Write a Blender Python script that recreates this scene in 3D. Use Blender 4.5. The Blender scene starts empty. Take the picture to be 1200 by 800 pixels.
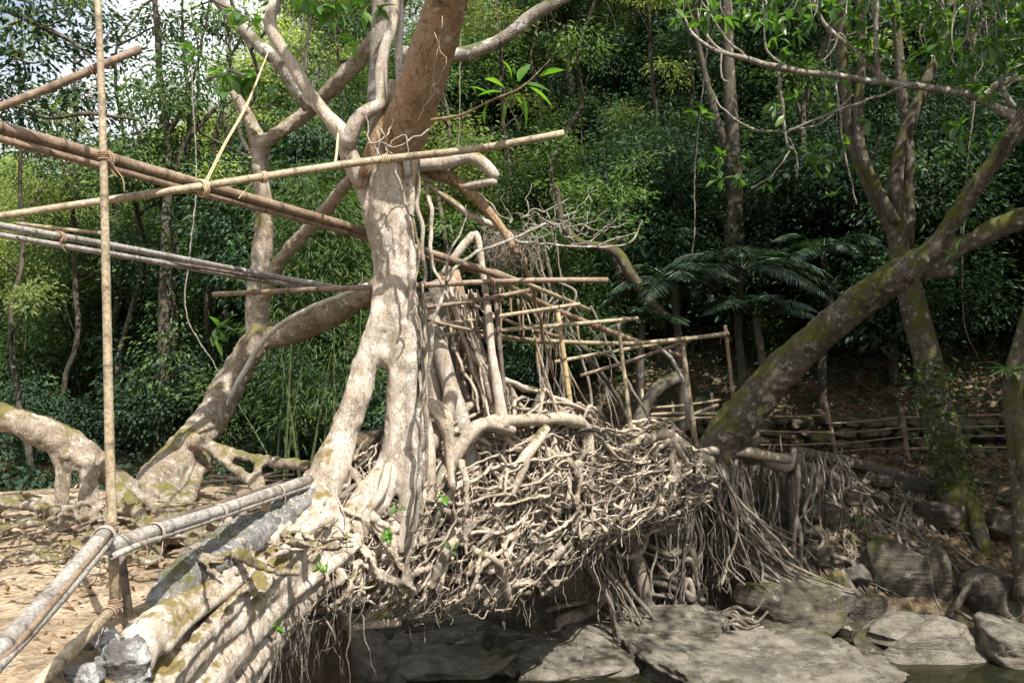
import bpy, math, random
import numpy as np
from mathutils import Vector

rad = math.radians
SC = bpy.context.scene
COL = SC.collection
F = 1000.0            # focal length in photo pixels (photo 1200 x 800)
CZ = 3.3              # eye height over the river
HY = 420.0            # horizon row in the photo

# ------------------------------------------------------------------ camera
cd = bpy.data.cameras.new('camera')
cam = bpy.data.objects.new('camera', cd); COL.objects.link(cam)
cam.location = (0, 0, CZ); cam.rotation_euler = (rad(90), 0, 0)
cd.sensor_width = 36; cd.lens = 36 * F / 1200
cd.shift_y = (HY - 400) / 1200
cd.clip_start = 0.05; cd.clip_end = 2000
SC.camera = cam
# ------------------------------------------------------------------ sky, sun, exposure
SUN = Vector((0.30, -0.50, 0.81)).normalized()     # towards the sun
el = math.asin(SUN.z); az = math.atan2(SUN.x, SUN.y)
w = bpy.data.worlds.new('World'); SC.world = w; w.use_nodes = True
nt = w.node_tree; bg = nt.nodes['Background']
sky = nt.nodes.new('ShaderNodeTexSky'); sky.sky_type = 'NISHITA'; sky.sun_disc = False
sky.sun_elevation = el; sky.sun_rotation = az
sky.air_density = 1.0; sky.dust_density = 3.5; sky.ozone_density = 1.0
tc_ = nt.nodes.new('ShaderNodeTexCoord'); nz_ = nt.nodes.new('ShaderNodeTexNoise'); nz_.inputs['Scale'].default_value = 2.2; nz_.inputs['Detail'].default_value = 7
rp_ = nt.nodes.new('ShaderNodeValToRGB'); rp_.color_ramp.elements[0].position = 0.40; rp_.color_ramp.elements[1].position = 0.54
mc_ = nt.nodes.new('ShaderNodeMix'); mc_.data_type = 'RGBA'; mc_.inputs[7].default_value = (7.4, 7.6, 7.9, 1)      # bright thin cloud
nt.links.new(tc_.outputs['Generated'], nz_.inputs['Vector']); nt.links.new(nz_.outputs['Fac'], rp_.inputs[0]); nt.links.new(rp_.outputs[0], mc_.inputs[0])
nt.links.new(sky.outputs[0], mc_.inputs[6]); nt.links.new(mc_.outputs[2], bg.inputs[0]); bg.inputs[1].default_value = 0.092
sl = bpy.data.lights.new('sun', 'SUN'); sl.energy = 5.0; sl.angle = rad(0.5); sl.color = (1, 0.965, 0.91)
so = bpy.data.objects.new('sun', sl); COL.objects.link(so)
so.rotation_euler = SUN.to_track_quat('Z', 'Y').to_euler()
so.location = SUN * 60
SC.view_settings.view_transform = 'Standard'; SC.view_settings.look = 'None'
SC.view_settings.gamma = 1; SC.view_settings.exposure = 0.95
SC.view_settings.use_curve_mapping = False
SC.render.engine = 'CYCLES'
SC.cycles.max_bounces = 6; SC.cycles.diffuse_bounces = 3; SC.cycles.glossy_bounces = 2
SC.cycles.transmission_bounces = 3; SC.cycles.transparent_max_bounces = 6
SC.cycles.caustics_reflective = False; SC.cycles.caustics_refractive = False
SC.cycles.sample_clamp_indirect = 4
SC.cycles.use_denoising = True

# ------------------------------------------------------------------ numpy helpers
RNG = np.random.default_rng(7)
LAT = np.random.default_rng(3).random((32, 32, 32))
def vnoise(p):
    p = np.asarray(p, float); i = np.floor(p).astype(int); f = p - i; f = f * f * (3 - 2 * f)
    i &= 31; j = (i + 1) & 31
    x0, y0, z0 = i.T; x1, y1, z1 = j.T; fx, fy, fz = f.T
    a = LAT[x0, y0, z0] * (1 - fx) + LAT[x1, y0, z0] * fx
    b = LAT[x0, y1, z0] * (1 - fx) + LAT[x1, y1, z0] * fx
    c = LAT[x0, y0, z1] * (1 - fx) + LAT[x1, y0, z1] * fx
    d = LAT[x0, y1, z1] * (1 - fx) + LAT[x1, y1, z1] * fx
    a = a * (1 - fy) + b * fy; c = c * (1 - fy) + d * fy
    return (a * (1 - fz) + c * fz) * 2 - 1
def fbm(p, o=4):
    p = np.asarray(p, float); s = 0; a = 0.5
    for k in range(o):
        s = s + a * vnoise(p + 17.3 * k); p = p * 2.03; a *= 0.5
    return s
def sstep(a, b, x):
    t = np.clip((np.asarray(x, float) - a) / (b - a), 0, 1); return t * t * (3 - 2 * t)
def P(px, py, d):
    return np.array([(px - 600) / F * d, d, CZ + (HY - py) / F * d])
def nrm(v): return v / (np.linalg.norm(v, axis=-1, keepdims=True) + 1e-12)

def spline(pts, rr, step):
    """Catmull-Rom through pts; returns resampled points and radii."""
    pts = np.asarray(pts, float); rr = np.asarray(rr, float)
    n = len(pts)
    if n == 2:
        L = np.linalg.norm(pts[1] - pts[0]); k = max(2, int(L / step) + 1)
        t = np.linspace(0, 1, k)[:, None]
        return pts[0] * (1 - t) + pts[1] * t, rr[0] * (1 - t[:, 0]) + rr[1] * t[:, 0]
    q = np.vstack([2 * pts[0] - pts[1], pts, 2 * pts[-1] - pts[-2]])
    out = []; ro = []
    for i in range(n - 1):
        L = np.linalg.norm(pts[i + 1] - pts[i]); k = max(2, int(L / step) + 1)
        t = np.linspace(0, 1, k, endpoint=False)[:, None]
        a, b, c, d = q[i], q[i + 1], q[i + 2], q[i + 3]
        out.append(0.5 * (2 * b + (c - a) * t + (2 * a - 5 * b + 4 * c - d) * t ** 2 + (3 * b - a - 3 * c + d) * t ** 3))
        s = (t * t * (3 - 2 * t))[:, 0]
        ro.append(rr[i] * (1 - s) + rr[i + 1] * s)
    out.append(pts[-1:]); ro.append(rr[-1:])
    return np.vstack(out), np.concatenate(ro)

class MB:
    def __init__(self):
        self.v = []; self.q = []; self.t = []; self.tone = []; self.n = 0
    def add(self, v, quads=None, tris=None, tone=0.5):
        v = np.asarray(v, float)
        if quads is not None and len(quads): self.q.append(np.asarray(quads, int) + self.n)
        if tris is not None and len(tris): self.t.append(np.asarray(tris, int) + self.n)
        self.v.append(v); self.tone.append(np.broadcast_to(np.asarray(tone, float), (len(v),)))
        self.n += len(v)
    def tube(self, pts, rr, seg=8, step=None, lump=0.12, lf=None, tone=0.5, wob=0.0, flat=0.0, cap=True):
        rr = np.broadcast_to(np.asarray(rr, float), (len(pts),))
        mr = float(np.mean(rr))
        if step is None: step = max(mr * 1.6, 0.012)
        c, r = spline(pts, rr, step)
        if wob:
            off = RNG.random(3) * 30
            f = 1.0 / max(mr * 9, 0.05)
            c = c + wob * np.stack([vnoise(c * f + off), vnoise(c * f + off + 9.1), vnoise(c * f + off + 19.7)], 1)
        m = len(c)
        tan = np.gradient(c, axis=0); tan = nrm(tan)
        ref = np.array([0.13, 0.21, 0.97]) if abs(tan[0, 2]) < 0.8 else np.array([0.97, 0.2, 0.1])
        N = np.zeros_like(c); x = np.cross(tan[0], ref); x /= np.linalg.norm(x)
        for i in range(m):
            x = x - tan[i] * np.dot(x, tan[i]); x /= (np.linalg.norm(x) + 1e-12); N[i] = x
        B = np.cross(tan, N)
        a = np.linspace(0, 2 * np.pi, seg, endpoint=False)
        ca, sa = np.cos(a), np.sin(a) * (1 - flat)
        V = c[:, None, :] + r[:, None, None] * (ca[None, :, None] * N[:, None, :] + sa[None, :, None] * B[:, None, :])
        V = V.reshape(-1, 3)
        if lump:
            f = lf or 0.55 / max(mr, 0.004)
            k = 1 + lump * (vnoise(V * f * 0.5 + 5) + 0.6 * vnoise(V * f * 1.3 + 11))
            cc = np.repeat(c, seg, 0); V = cc + (V - cc) * k[:, None]
        i = np.arange(m - 1)[:, None] * seg; j = np.arange(seg)[None, :]; jn = (j + 1) % seg
        Q = np.stack([i + j, i + jn, i + seg + jn, i + seg + j], -1).reshape(-1, 4)
        T = []
        if cap:
            nv = len(V)
            V = np.vstack([V, c[0] - tan[0] * r[0] * 0.35, c[-1] + tan[-1] * r[-1] * 0.35])
            jj = np.arange(seg); jk = (jj + 1) % seg
            T = np.vstack([np.stack([np.full(seg, nv), jk, jj], 1),
                           np.stack([np.full(seg, nv + 1), (m - 1) * seg + jj, (m - 1) * seg + jk], 1)])
        self.add(V, Q, T, tone)
        return c
    def arrays(self):
        return np.vstack(self.v)
    def mesh(self, name, mat, base=(0, 0, 0)):
        me = bpy.data.meshes.new(name)
        if not self.v: return me
        V = np.vstack(self.v) - np.asarray(base, float)
        q = np.vstack(self.q) if self.q else np.zeros((0, 4), int)
        t = np.vstack(self.t) if self.t else np.zeros((0, 3), int)
        me.vertices.add(len(V)); me.vertices.foreach_set('co', V.astype(np.float32).ravel())
        loops = np.concatenate([q.ravel(), t.ravel()]).astype(np.int32)
        me.loops.add(len(loops)); me.loops.foreach_set('vertex_index', loops)
        st = np.concatenate([np.arange(len(q)) * 4, len(q) * 4 + np.arange(len(t)) * 3]).astype(np.int32)
        me.polygons.add(len(st)); me.polygons.foreach_set('loop_start', st)
        me.update(calc_edges=True)
        at = me.attributes.new('tone', 'FLOAT', 'POINT')
        at.data.foreach_set('value', np.concatenate(self.tone).astype(np.float32))
        if mat: me.materials.append(mat)
        me.validate()
        return me

# ------------------------------------------------------------------ object helpers
def tag(o, label, cat, group=None, kind='thing'):
    if label: o['label'] = label
    if cat: o['category'] = cat
    if group: o['group'] = group
    if kind: o['kind'] = kind
    return o
BASE = {}
def thing(name, label, cat, base, group=None):
    o = bpy.data.objects.new(name, None); COL.objects.link(o)
    o.location = tuple(float(x) for x in base); o.empty_display_size = 0.2
    BASE[o.name] = np.asarray(base, float)
    return tag(o, label, cat, group)
def part(name, mb, mat, parent, root=None, label=None):
    b = BASE[(root or parent).name]
    o = bpy.data.objects.new(name, mb.mesh(name, mat, b)); COL.objects.link(o); o.parent = parent
    if label: o['label'] = label
    return o
def solo(name, mb, mat, label, cat, group=None, kind='thing'):
    """a thing that is one mesh, origin at its lowest middle"""
    V = mb.arrays(); b = np.array([(V[:, 0].min() + V[:, 0].max()) / 2, (V[:, 1].min() + V[:, 1].max()) / 2, V[:, 2].min()])
    o = bpy.data.objects.new(name, mb.mesh(name, mat, b)); COL.objects.link(o); o.location = tuple(b)
    BASE[o.name] = b
    return tag(o, label, cat, group, kind)
def struct(name, mb, mat, kind='structure'):
    o = bpy.data.objects.new(name, mb.mesh(name, mat)); COL.objects.link(o); o['kind'] = kind
    return o
def copy_tree(o, name=None):
    c = o.copy(); COL.objects.link(c)
    for ch in list(o.children):
        k = ch.copy(); COL.objects.link(k); k.parent = c
        for g in list(ch.children):
            d = g.copy(); COL.objects.link(d); d.parent = k
    return c
def fuse(mb, voxel, smooth=2, disp=0.006, df=22, seed=0.0):
    """melt overlapping tubes into one continuous skin (voxel remesh) and roughen it"""
    me = mb.mesh('tmp', None); o = bpy.data.objects.new('tmp', me); COL.objects.link(o)
    m = o.modifiers.new('r', 'REMESH'); m.mode = 'VOXEL'; m.voxel_size = voxel
    s = o.modifiers.new('s', 'SMOOTH'); s.iterations = smooth; s.factor = 0.5
    dg = bpy.context.evaluated_depsgraph_get(); dg.update()
    ev = bpy.data.meshes.new_from_object(o.evaluated_get(dg))
    bpy.data.objects.remove(o); bpy.data.meshes.remove(me)
    n = len(ev.vertices); V = np.empty(n * 3, np.float32); ev.vertices.foreach_get('co', V); V = V.reshape(-1, 3).astype(float)
    N = np.empty(n * 3, np.float32); ev.vertices.foreach_get('normal', N); N = N.reshape(-1, 3)
    k = disp * (fbm(V * df + seed, 3) * 2.0 + 1.5 * fbm(V * df * 0.35 + seed, 2) - 0.8 * np.abs(vnoise(V * np.array([df, df, df * 0.3]) * 1.2)))
    V = V + N * k[:, None]
    nl = len(ev.loops); L = np.empty(nl, np.int32); ev.loops.foreach_get('vertex_index', L)
    npoly = len(ev.polygons); tot = np.empty(npoly, np.int32); ev.polygons.foreach_get('loop_total', tot)
    st = np.empty(npoly, np.int32); ev.polygons.foreach_get('loop_start', st)
    out = MB()
    q = np.stack([L[st[tot == 4] + i] for i in range(4)], 1) if (tot == 4).any() else None
    t = np.stack([L[st[tot == 3] + i] for i in range(3)], 1) if (tot == 3).any() else None
    out.add(V, q, t, 0.5 + 0.5 * fbm(V * 1.7 + 3, 2))
    bpy.data.meshes.remove(ev)
    return out

# ------------------------------------------------------------------ materials
class NT:
    def __init__(self, name):
        self.m = bpy.data.materials.new(name); self.m.use_nodes = True
        self.t = self.m.node_tree; self.b = self.t.nodes['Principled BSDF']; self.out = self.t.nodes['Material Output']
        self.co = self.t.nodes.new('ShaderNodeTexCoord').outputs['Object']
    def link(self, a, b): self.t.links.new(a, b)
    def mapped(self, sc, vec=None):
        n = self.t.nodes.new('ShaderNodeMapping'); n.inputs['Scale'].default_value = sc
        self.link(vec or self.co, n.inputs['Vector']); return n.outputs[0]
    def noise(self, scale, detail=5, rough=0.6, vec=None, dist=0.0):
        n = self.t.nodes.new('ShaderNodeTexNoise'); n.inputs['Scale'].default_value = scale
        n.inputs['Detail'].default_value = detail; n.inputs['Roughness'].default_value = rough
        n.inputs['Distortion'].default_value = dist
        self.link(vec or self.co, n.inputs['Vector']); return n.outputs['Fac']
    def voro(self, scale, feat='F1', vec=None):
        n = self.t.nodes.new('ShaderNodeTexVoronoi'); n.feature = feat; n.inputs['Scale'].default_value = scale
        self.link(vec or self.co, n.inputs['Vector']); return n
    def ramp(self, fac, stops):
        n = self.t.nodes.new('ShaderNodeValToRGB'); e = n.color_ramp.elements
        while len(e) > 1: e.remove(e[-1])
        for i, (p, c) in enumerate(stops):
            k = e[0] if i == 0 else e.new(p); k.position = p
            k.color = (*c, 1) if hasattr(c, '__len__') else (c, c, c, 1)
        self.link(fac, n.inputs[0]); return n.outputs[0]
    def mix(self, fac, a, b, mode='MIX'):
        n = self.t.nodes.new('ShaderNodeMix'); n.data_type = 'RGBA'; n.blend_type = mode
        for k, v in ((0, fac), (6, a), (7, b)):
            s = n.inputs[k]
            if hasattr(v, 'is_linked'): self.link(v, s)
            elif hasattr(v, '__len__'): s.default_value = (*v, 1)
            else: s.default_value = v if k == 0 else (v, v, v, 1)
        return n.outputs[2]
    def math(self, op, a, b=0.0, c=None, clamp=False):
        n = self.t.nodes.new('ShaderNodeMath'); n.operation = op; n.use_clamp = clamp
        for s, v in zip(n.inputs, (a, b, c)):
            if v is None: continue
            if hasattr(v, 'is_linked'): self.link(v, s)
            else: s.default_value = v
        return n.outputs[0]
    def attr(self, name):
        n = self.t.nodes.new('ShaderNodeAttribute'); n.attribute_name = name; return n.outputs['Fac']
    def rand(self):
        return self.t.nodes.new('ShaderNodeObjectInfo').outputs['Random']
    def up(self):
        g = self.t.nodes.new('ShaderNodeNewGeometry'); s = self.t.nodes.new('ShaderNodeSeparateXYZ')
        self.link(g.outputs['Normal'], s.inputs[0]); return s.outputs['Z']
    def bump(self, h, strength=0.6, dist=0.02):
        n = self.t.nodes.new('ShaderNodeBump'); n.inputs['Strength'].default_value = strength
        n.inputs['Distance'].default_value = dist; self.link(h, n.inputs['Height'])
        self.link(n.outputs[0], self.b.inputs['Normal'])
    def done(self, col, rough=0.8, spec=0.25):
        if hasattr(col, 'is_linked'): self.link(col, self.b.inputs['Base Color'])
        else: self.b.inputs['Base Color'].default_value = (*col, 1)
        if hasattr(rough, 'is_linked'): self.link(rough, self.b.inputs['Roughness'])
        else: self.b.inputs['Roughness'].default_value = rough
        self.b.inputs['Specular IOR Level'].default_value = spec
        return self.m

def bark(name, dark, mid, light, lichen, moss, lich=0.5, mossy=0.5, sc=1.0, bs=0.7, stretch=0.35, tonek=0.5):
    n = NT(name)
    v = n.mapped((sc, sc, sc * stretch))
    n1 = n.noise(5, 9, 0.68, v, 0.4)
    c = n.ramp(n1, [(0.25, dark), (0.42, mid), (0.70, light)])
    tn = n.attr('tone')
    c = n.mix(1.0, c, n.ramp(tn, [(0.0, 1 - tonek), (0.5, 1.0), (1.0, 1 + 0.6 * tonek)]), 'MULTIPLY')
    pits = n.noise(70 * sc, 4, 0.7)
    c = n.mix(1.0, c, n.ramp(pits, [(0.33, 0.45), (0.5, 1.0)]), 'MULTIPLY')
    cr = n.noise(22 * sc, 4, 0.65, n.mapped((1, 1, 0.5)), 1.6)
    c = n.mix(1.0, c, n.ramp(cr, [(0.36, 0.5), (0.44, 1.0)]), 'MULTIPLY')
    fv = n.voro(13 * sc, 'DISTANCE_TO_EDGE', n.mapped((1, 1, 0.35)))
    fi = n.ramp(n.math('ADD', fv.outputs['Distance'], n.math('MULTIPLY', n.noise(30 * sc, 3, 0.6), 0.12)), [(0.045, 0.0), (0.10, 1.0)])
    c = n.mix(0.28, c, fi, 'MULTIPLY')
    if lich > 0:
        l = n.noise(9 * sc, 7, 0.72, None, 0.3)
        lm = n.ramp(l, [(0.62 - 0.14 * lich, 0), (0.68 - 0.12 * lich, 0.85)])
        c = n.mix(lm, c, lichen)
    if mossy > 0:
        mm = n.noise(3.2, 6, 0.7); u = n.math('MULTIPLY_ADD', n.up(), 0.16, 0.0)
        s = n.math('ADD', mm, u)
        m = n.ramp(s, [(0.68 - 0.2 * mossy, 0), (0.76 - 0.2 * mossy, 0.9)])
        mc = n.mix(n.noise(40, 3, 0.6), tuple(0.55 * x for x in moss), tuple(1.4 * x for x in moss))
        c = n.mix(m, c, mc)
    h = n.math('ADD', n.math('MULTIPLY', n1, 1.0), n.math('ADD', n.math('MULTIPLY', pits, 0.3), n.math('ADD', n.math('MULTIPLY', cr, 0.4), n.math('MULTIPLY', fi, 0.22))))
    n.bump(h, bs, 0.032)
    return n.done(c, 0.86, 0.15)

M = {}
M['fig'] = bark('pale fig bark', (0.15, 0.105, 0.065), (0.42, 0.34, 0.255), (0.66, 0.60, 0.52), (0.70, 0.66, 0.60), (0.15, 0.115, 0.03), 0.35, 0.26, 2.3, 0.6)
M['fig_brown'] = bark('brown grey fig bark', (0.10, 0.075, 0.05), (0.27, 0.21, 0.15), (0.45, 0.385, 0.31), (0.55, 0.51, 0.45), (0.13, 0.115, 0.03), 0.42, 0.45, 1.6)
M['buttress'] = bark('grey lichen crust bark', (0.06, 0.055, 0.05), (0.18, 0.17, 0.155), (0.34, 0.33, 0.31), (0.48, 0.47, 0.44), (0.10, 0.10, 0.03), 0.5, 0.2, 3.0)
M['limb'] = bark('bounce warmed brown bark', (0.11, 0.07, 0.04), (0.30, 0.195, 0.115), (0.40, 0.28, 0.18), (0.46, 0.42, 0.36), (0.09, 0.09, 0.025), 0.25, 0.25, 1.2)  # warm bounce off the sandy deck put into the brown
M['grey'] = bark('grey lichen bark', (0.085, 0.07, 0.055), (0.22, 0.185, 0.15), (0.36, 0.32, 0.27), (0.52, 0.51, 0.47), (0.09, 0.10, 0.03), 0.6, 0.4, 1.2)
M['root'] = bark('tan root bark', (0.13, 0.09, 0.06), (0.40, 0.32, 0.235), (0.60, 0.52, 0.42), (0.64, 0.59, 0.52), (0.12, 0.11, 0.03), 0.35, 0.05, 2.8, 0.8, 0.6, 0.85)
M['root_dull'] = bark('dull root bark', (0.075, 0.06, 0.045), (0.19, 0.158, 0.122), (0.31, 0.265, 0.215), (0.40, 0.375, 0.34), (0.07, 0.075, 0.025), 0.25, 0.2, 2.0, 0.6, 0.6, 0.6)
M['white'] = bark('whitish smooth bark', (0.28, 0.24, 0.20), (0.48, 0.44, 0.38), (0.60, 0.56, 0.50), (0.66, 0.64, 0.6), (0.1, 0.1, 0.04), 0.5, 0.0, 1.5, 0.35)
M['dark'] = bark('dark mossy bark', (0.026, 0.021, 0.014), (0.085, 0.068, 0.047), (0.145, 0.12, 0.088), (0.27, 0.255, 0.215), (0.08, 0.083, 0.016), 0.48, 0.85, 1.6)
M['jungle_bark'] = bark('jungle bark', (0.025, 0.021, 0.016), (0.07, 0.058, 0.042), (0.13, 0.112, 0.085), (0.25, 0.24, 0.2), (0.04, 0.06, 0.015), 0.3, 0.45, 1.0, 0.5)

def soil(name, a, b, c, sc=3.0, moss=0.0):
    n = NT(name)
    n1 = n.noise(sc, 8, 0.7); col = n.ramp(n1, [(0.3, a), (0.5, b), (0.7, c)])
    v = n.voro(34); col = n.mix(1.0, col, n.ramp(v.outputs['Color'], [(0, 0.55), (1, 1.35)]), 'MULTIPLY')
    if moss:
        m = n.ramp(n.noise(1.3, 6, 0.7), [(0.5, 0), (0.62, moss)]); col = n.mix(m, col, (0.035, 0.05, 0.012))
    n.bump(n.math('ADD', n.noise(45, 4, 0.7), n.math('MULTIPLY', v.outputs['Distance'], 0.8)), 0.7, 0.03)
    return n.done(col, 0.95, 0.1)
M['ground'] = soil('forest floor', (0.06, 0.042, 0.026), (0.135, 0.098, 0.062), (0.22, 0.17, 0.115), 2.5, 0.6)
M['core'] = soil('root soil', (0.045, 0.03, 0.018), (0.11, 0.078, 0.048), (0.19, 0.14, 0.09), 7)
M['sand'] = soil('trodden sand', (0.14, 0.10, 0.063), (0.33, 0.25, 0.165), (0.48, 0.385, 0.27), 1.8)

def rock(name, a, b, c, moss=(0.07, 0.075, 0.02), mamt=0.4, lich=(0.34, 0.33, 0.29), lt=0.58):
    n = NT(name)
    n1 = n.noise(2.2, 9, 0.7, None, 0.5); col = n.ramp(n1, [(0.3, a), (0.5, b), (0.7, c)])
    st = n.noise(4, 5, 0.6, n.mapped((0.6, 0.6, 5)), 0.6)
    col = n.mix(1.0, col, n.ramp(st, [(0.36, 0.62), (0.5, 1.0), (0.7, 1.15)]), 'MULTIPLY')
    g = n.noise(55, 5, 0.75); col = n.mix(1.0, col, n.ramp(g, [(0.3, 0.6), (0.55, 1.08)]), 'MULTIPLY')
    l = n.ramp(n.noise(6, 7, 0.75), [(lt, 0), (lt + .07, 0.75 if lt < .55 else .6)]); col = n.mix(l, col, lich)
    s = n.math('ADD', n.noise(1.9, 7, 0.72), n.math('MULTIPLY', n.up(), 0.12))
    col = n.mix(n.ramp(s, [(0.72 - 0.2 * mamt, 0), (0.80 - 0.2 * mamt, 0.9)]), col, moss)
    cr = n.noise(3.0, 8, 0.72)
    ck = n.ramp(cr, [(0.36, 0.45), (0.48, 1.0)])
    col = n.mix(0.8, col, ck, 'MULTIPLY')
    n.bump(n.math('ADD', n.math('ADD', n1, n.math('MULTIPLY', g, 0.45)), n.math('ADD', n.math('MULTIPLY', st, 0.7), n.math('MULTIPLY', ck, 0.5))), 1.0, 0.07)
    return n.done(col, 0.85, 0.25)
M['rock_pale'] = rock('pale river rock', (0.12, 0.10, 0.075), (0.225, 0.20, 0.155), (0.32, 0.29, 0.23), mamt=0.08)
M['rock_grey'] = rock('grey rock', (0.06, 0.052, 0.042), (0.14, 0.125, 0.10), (0.23, 0.208, 0.168), mamt=0.3)
M['rock_moss'] = rock('mossy rock', (0.045, 0.038, 0.028), (0.115, 0.097, 0.07), (0.20, 0.17, 0.125), mamt=0.62)
M['rock_yellow'] = rock('yellow moss rock', (0.08, 0.07, 0.04), (0.15, 0.13, 0.06), (0.22, 0.19, 0.08), moss=(0.20, 0.17, 0.025), mamt=0.7)
M['lichen_rock'] = rock('lichen rock', (0.14, 0.13, 0.12), (0.30, 0.28, 0.26), (0.50, 0.48, 0.45), moss=(0.12, 0.10, 0.03), mamt=0.3, lich=(0.66, 0.67, 0.63), lt=0.47)
M['rock_wall'] = rock('mossy wall stone', (0.07, 0.058, 0.035), (0.16, 0.135, 0.085), (0.26, 0.22, 0.14), moss=(0.15, 0.135, 0.035), mamt=0.72)

def bamboo(name, a, b, rough=0.5, streak=0.5):
    n = NT(name)
    tn = n.attr('tone')                       # 0 at a node ring, 0.5 between
    n1 = n.noise(7, 5, 0.6); col = n.mix(n.ramp(n1, [(0.35, 0), (0.65, 1)]), a, b)
    st = n.noise(70, 4, 0.6); col = n.mix(1.0, col, n.ramp(st, [(0.35, 1 - streak * 0.5), (0.6, 1.05)]), 'MULTIPLY')
    bl = n.noise(18, 5, 0.7); col = n.mix(1.0, col, n.ramp(bl, [(0.36, 0.6), (0.48, 1.0)]), 'MULTIPLY')
    col = n.mix(1.0, col, n.ramp(tn, [(0.0, 0.45), (0.3, 0.8), (0.5, 1.0), (1.0, 1.2)]), 'MULTIPLY')
    n.bump(n.math('ADD', st, bl), 0.3, 0.006)
    return n.done(col, rough, 0.35)
M['bamboo'] = bamboo('tan bamboo', (0.31, 0.24, 0.15), (0.43, 0.35, 0.235), 0.55, 0.9)
M['bamboo_brown'] = bamboo('brown bamboo', (0.19, 0.13, 0.085), (0.30, 0.22, 0.15), 0.55, 0.8)
M['bamboo_grey'] = bamboo('weathered grey bamboo', (0.24, 0.21, 0.18), (0.40, 0.375, 0.335), 0.6, 1.0)
M['bamboo_yellow'] = bamboo('yellow bamboo', (0.33, 0.235, 0.11), (0.43, 0.325, 0.17))
M['bamboo_dark'] = bamboo('dark bamboo', (0.10, 0.075, 0.06), (0.18, 0.14, 0.11), 0.6)
M['culm'] = bamboo('green culm', (0.05, 0.075, 0.022), (0.10, 0.12, 0.045), 0.5)
def rope(name, c):
    n = NT(name); k = n.noise(120, 3, 0.6); return n.done(n.mix(k, tuple(0.6 * x for x in c), tuple(1.3 * x for x in c)), 0.9, 0.1)
M['cane'] = rope('cane lashing', (0.26, 0.18, 0.12))
M['tie'] = rope('grey tie', (0.33, 0.28, 0.23))
M['string'] = rope('pale string', (0.50, 0.38, 0.24))

def leaf(name, dark, mid, light, transl=0.35, rough=0.55, spec=0.22, orand=0.45):
    n = NT(name)
    c = n.ramp(n.attr('tone'), [(0.0, dark), (0.5, mid), (1.0, light)])
    c = n.mix(1.0, c, n.ramp(n.rand(), [(0, 1 - orand), (1, 1 + orand)]), 'MULTIPLY')
    n.done(c, rough, spec)
    tr = n.t.nodes.new('ShaderNodeBsdfTranslucent')
    tc = n.mix(1.0, c, (1.5, 1.7, 0.6), 'MULTIPLY'); n.link(tc, tr.inputs['Color'])
    mx = n.t.nodes.new('ShaderNodeMixShader'); mx.inputs[0].default_value = transl
    n.link(n.b.outputs[0], mx.inputs[1]); n.link(tr.outputs[0], mx.inputs[2]); n.link(mx.outputs[0], n.out.inputs['Surface'])
    return n.m
M['leaf_dark'] = leaf('dark jungle leaf', (0.020, 0.042, 0.025), (0.038, 0.074, 0.042), (0.08, 0.125, 0.066), 0.3)  # bluish cast of foliage in shade put into the leaf colour
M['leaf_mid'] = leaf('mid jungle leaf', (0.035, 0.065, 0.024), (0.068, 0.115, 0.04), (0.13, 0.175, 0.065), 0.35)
M['leaf_haze_lit'] = leaf('haze lit hillside leaf', (0.15, 0.185, 0.075), (0.25, 0.295, 0.125), (0.36, 0.39, 0.20), 0.52)  # hillside haze and backlight put into this pale leaf colour
M['leaf_fig'] = leaf('fig leaf', (0.035, 0.085, 0.02), (0.07, 0.15, 0.03), (0.15, 0.25, 0.05), 0.45, 0.35, 0.5)
M['leaf_fresh'] = leaf('fresh fig leaf', (0.08, 0.20, 0.02), (0.12, 0.30, 0.03), (0.22, 0.40, 0.05), 0.5, 0.35, 0.5)
M['leaf_palm'] = leaf('palm leaf', (0.015, 0.035, 0.02), (0.03, 0.06, 0.032), (0.06, 0.095, 0.045), 0.15, 0.35, 0.6)
M['leaf_bamboo'] = leaf('bamboo leaf', (0.045, 0.08, 0.028), (0.08, 0.13, 0.045), (0.14, 0.19, 0.075), 0.4)
M['litter'] = leaf('fallen leaf', (0.07, 0.04, 0.02), (0.16, 0.10, 0.055), (0.30, 0.22, 0.15), 0.1, 0.7, 0.2)
n = NT('river water')
wv = n.noise(2.2, 4, 0.55, None, 0.4); n.bump(wv, 0.18, 0.05)
n.done((0.022, 0.024, 0.012), 0.04, 0.6)
tr = n.t.nodes.new('ShaderNodeBsdfTransparent'); tr.inputs[0].default_value = (0.55, 0.5, 0.3, 1)
lw = n.t.nodes.new('ShaderNodeFresnel'); lw.inputs[0].default_value = 1.33
mx = n.t.nodes.new('ShaderNodeMixShader'); n.link(n.math('MULTIPLY_ADD', lw.outputs[0], 0.8, 0.45, True), mx.inputs[0])
n.link(tr.outputs[0], mx.inputs[1]); n.link(n.b.outputs[0], mx.inputs[2]); n.link(mx.outputs[0], n.out.inputs['Surface'])
M['water'] = n.m

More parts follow.
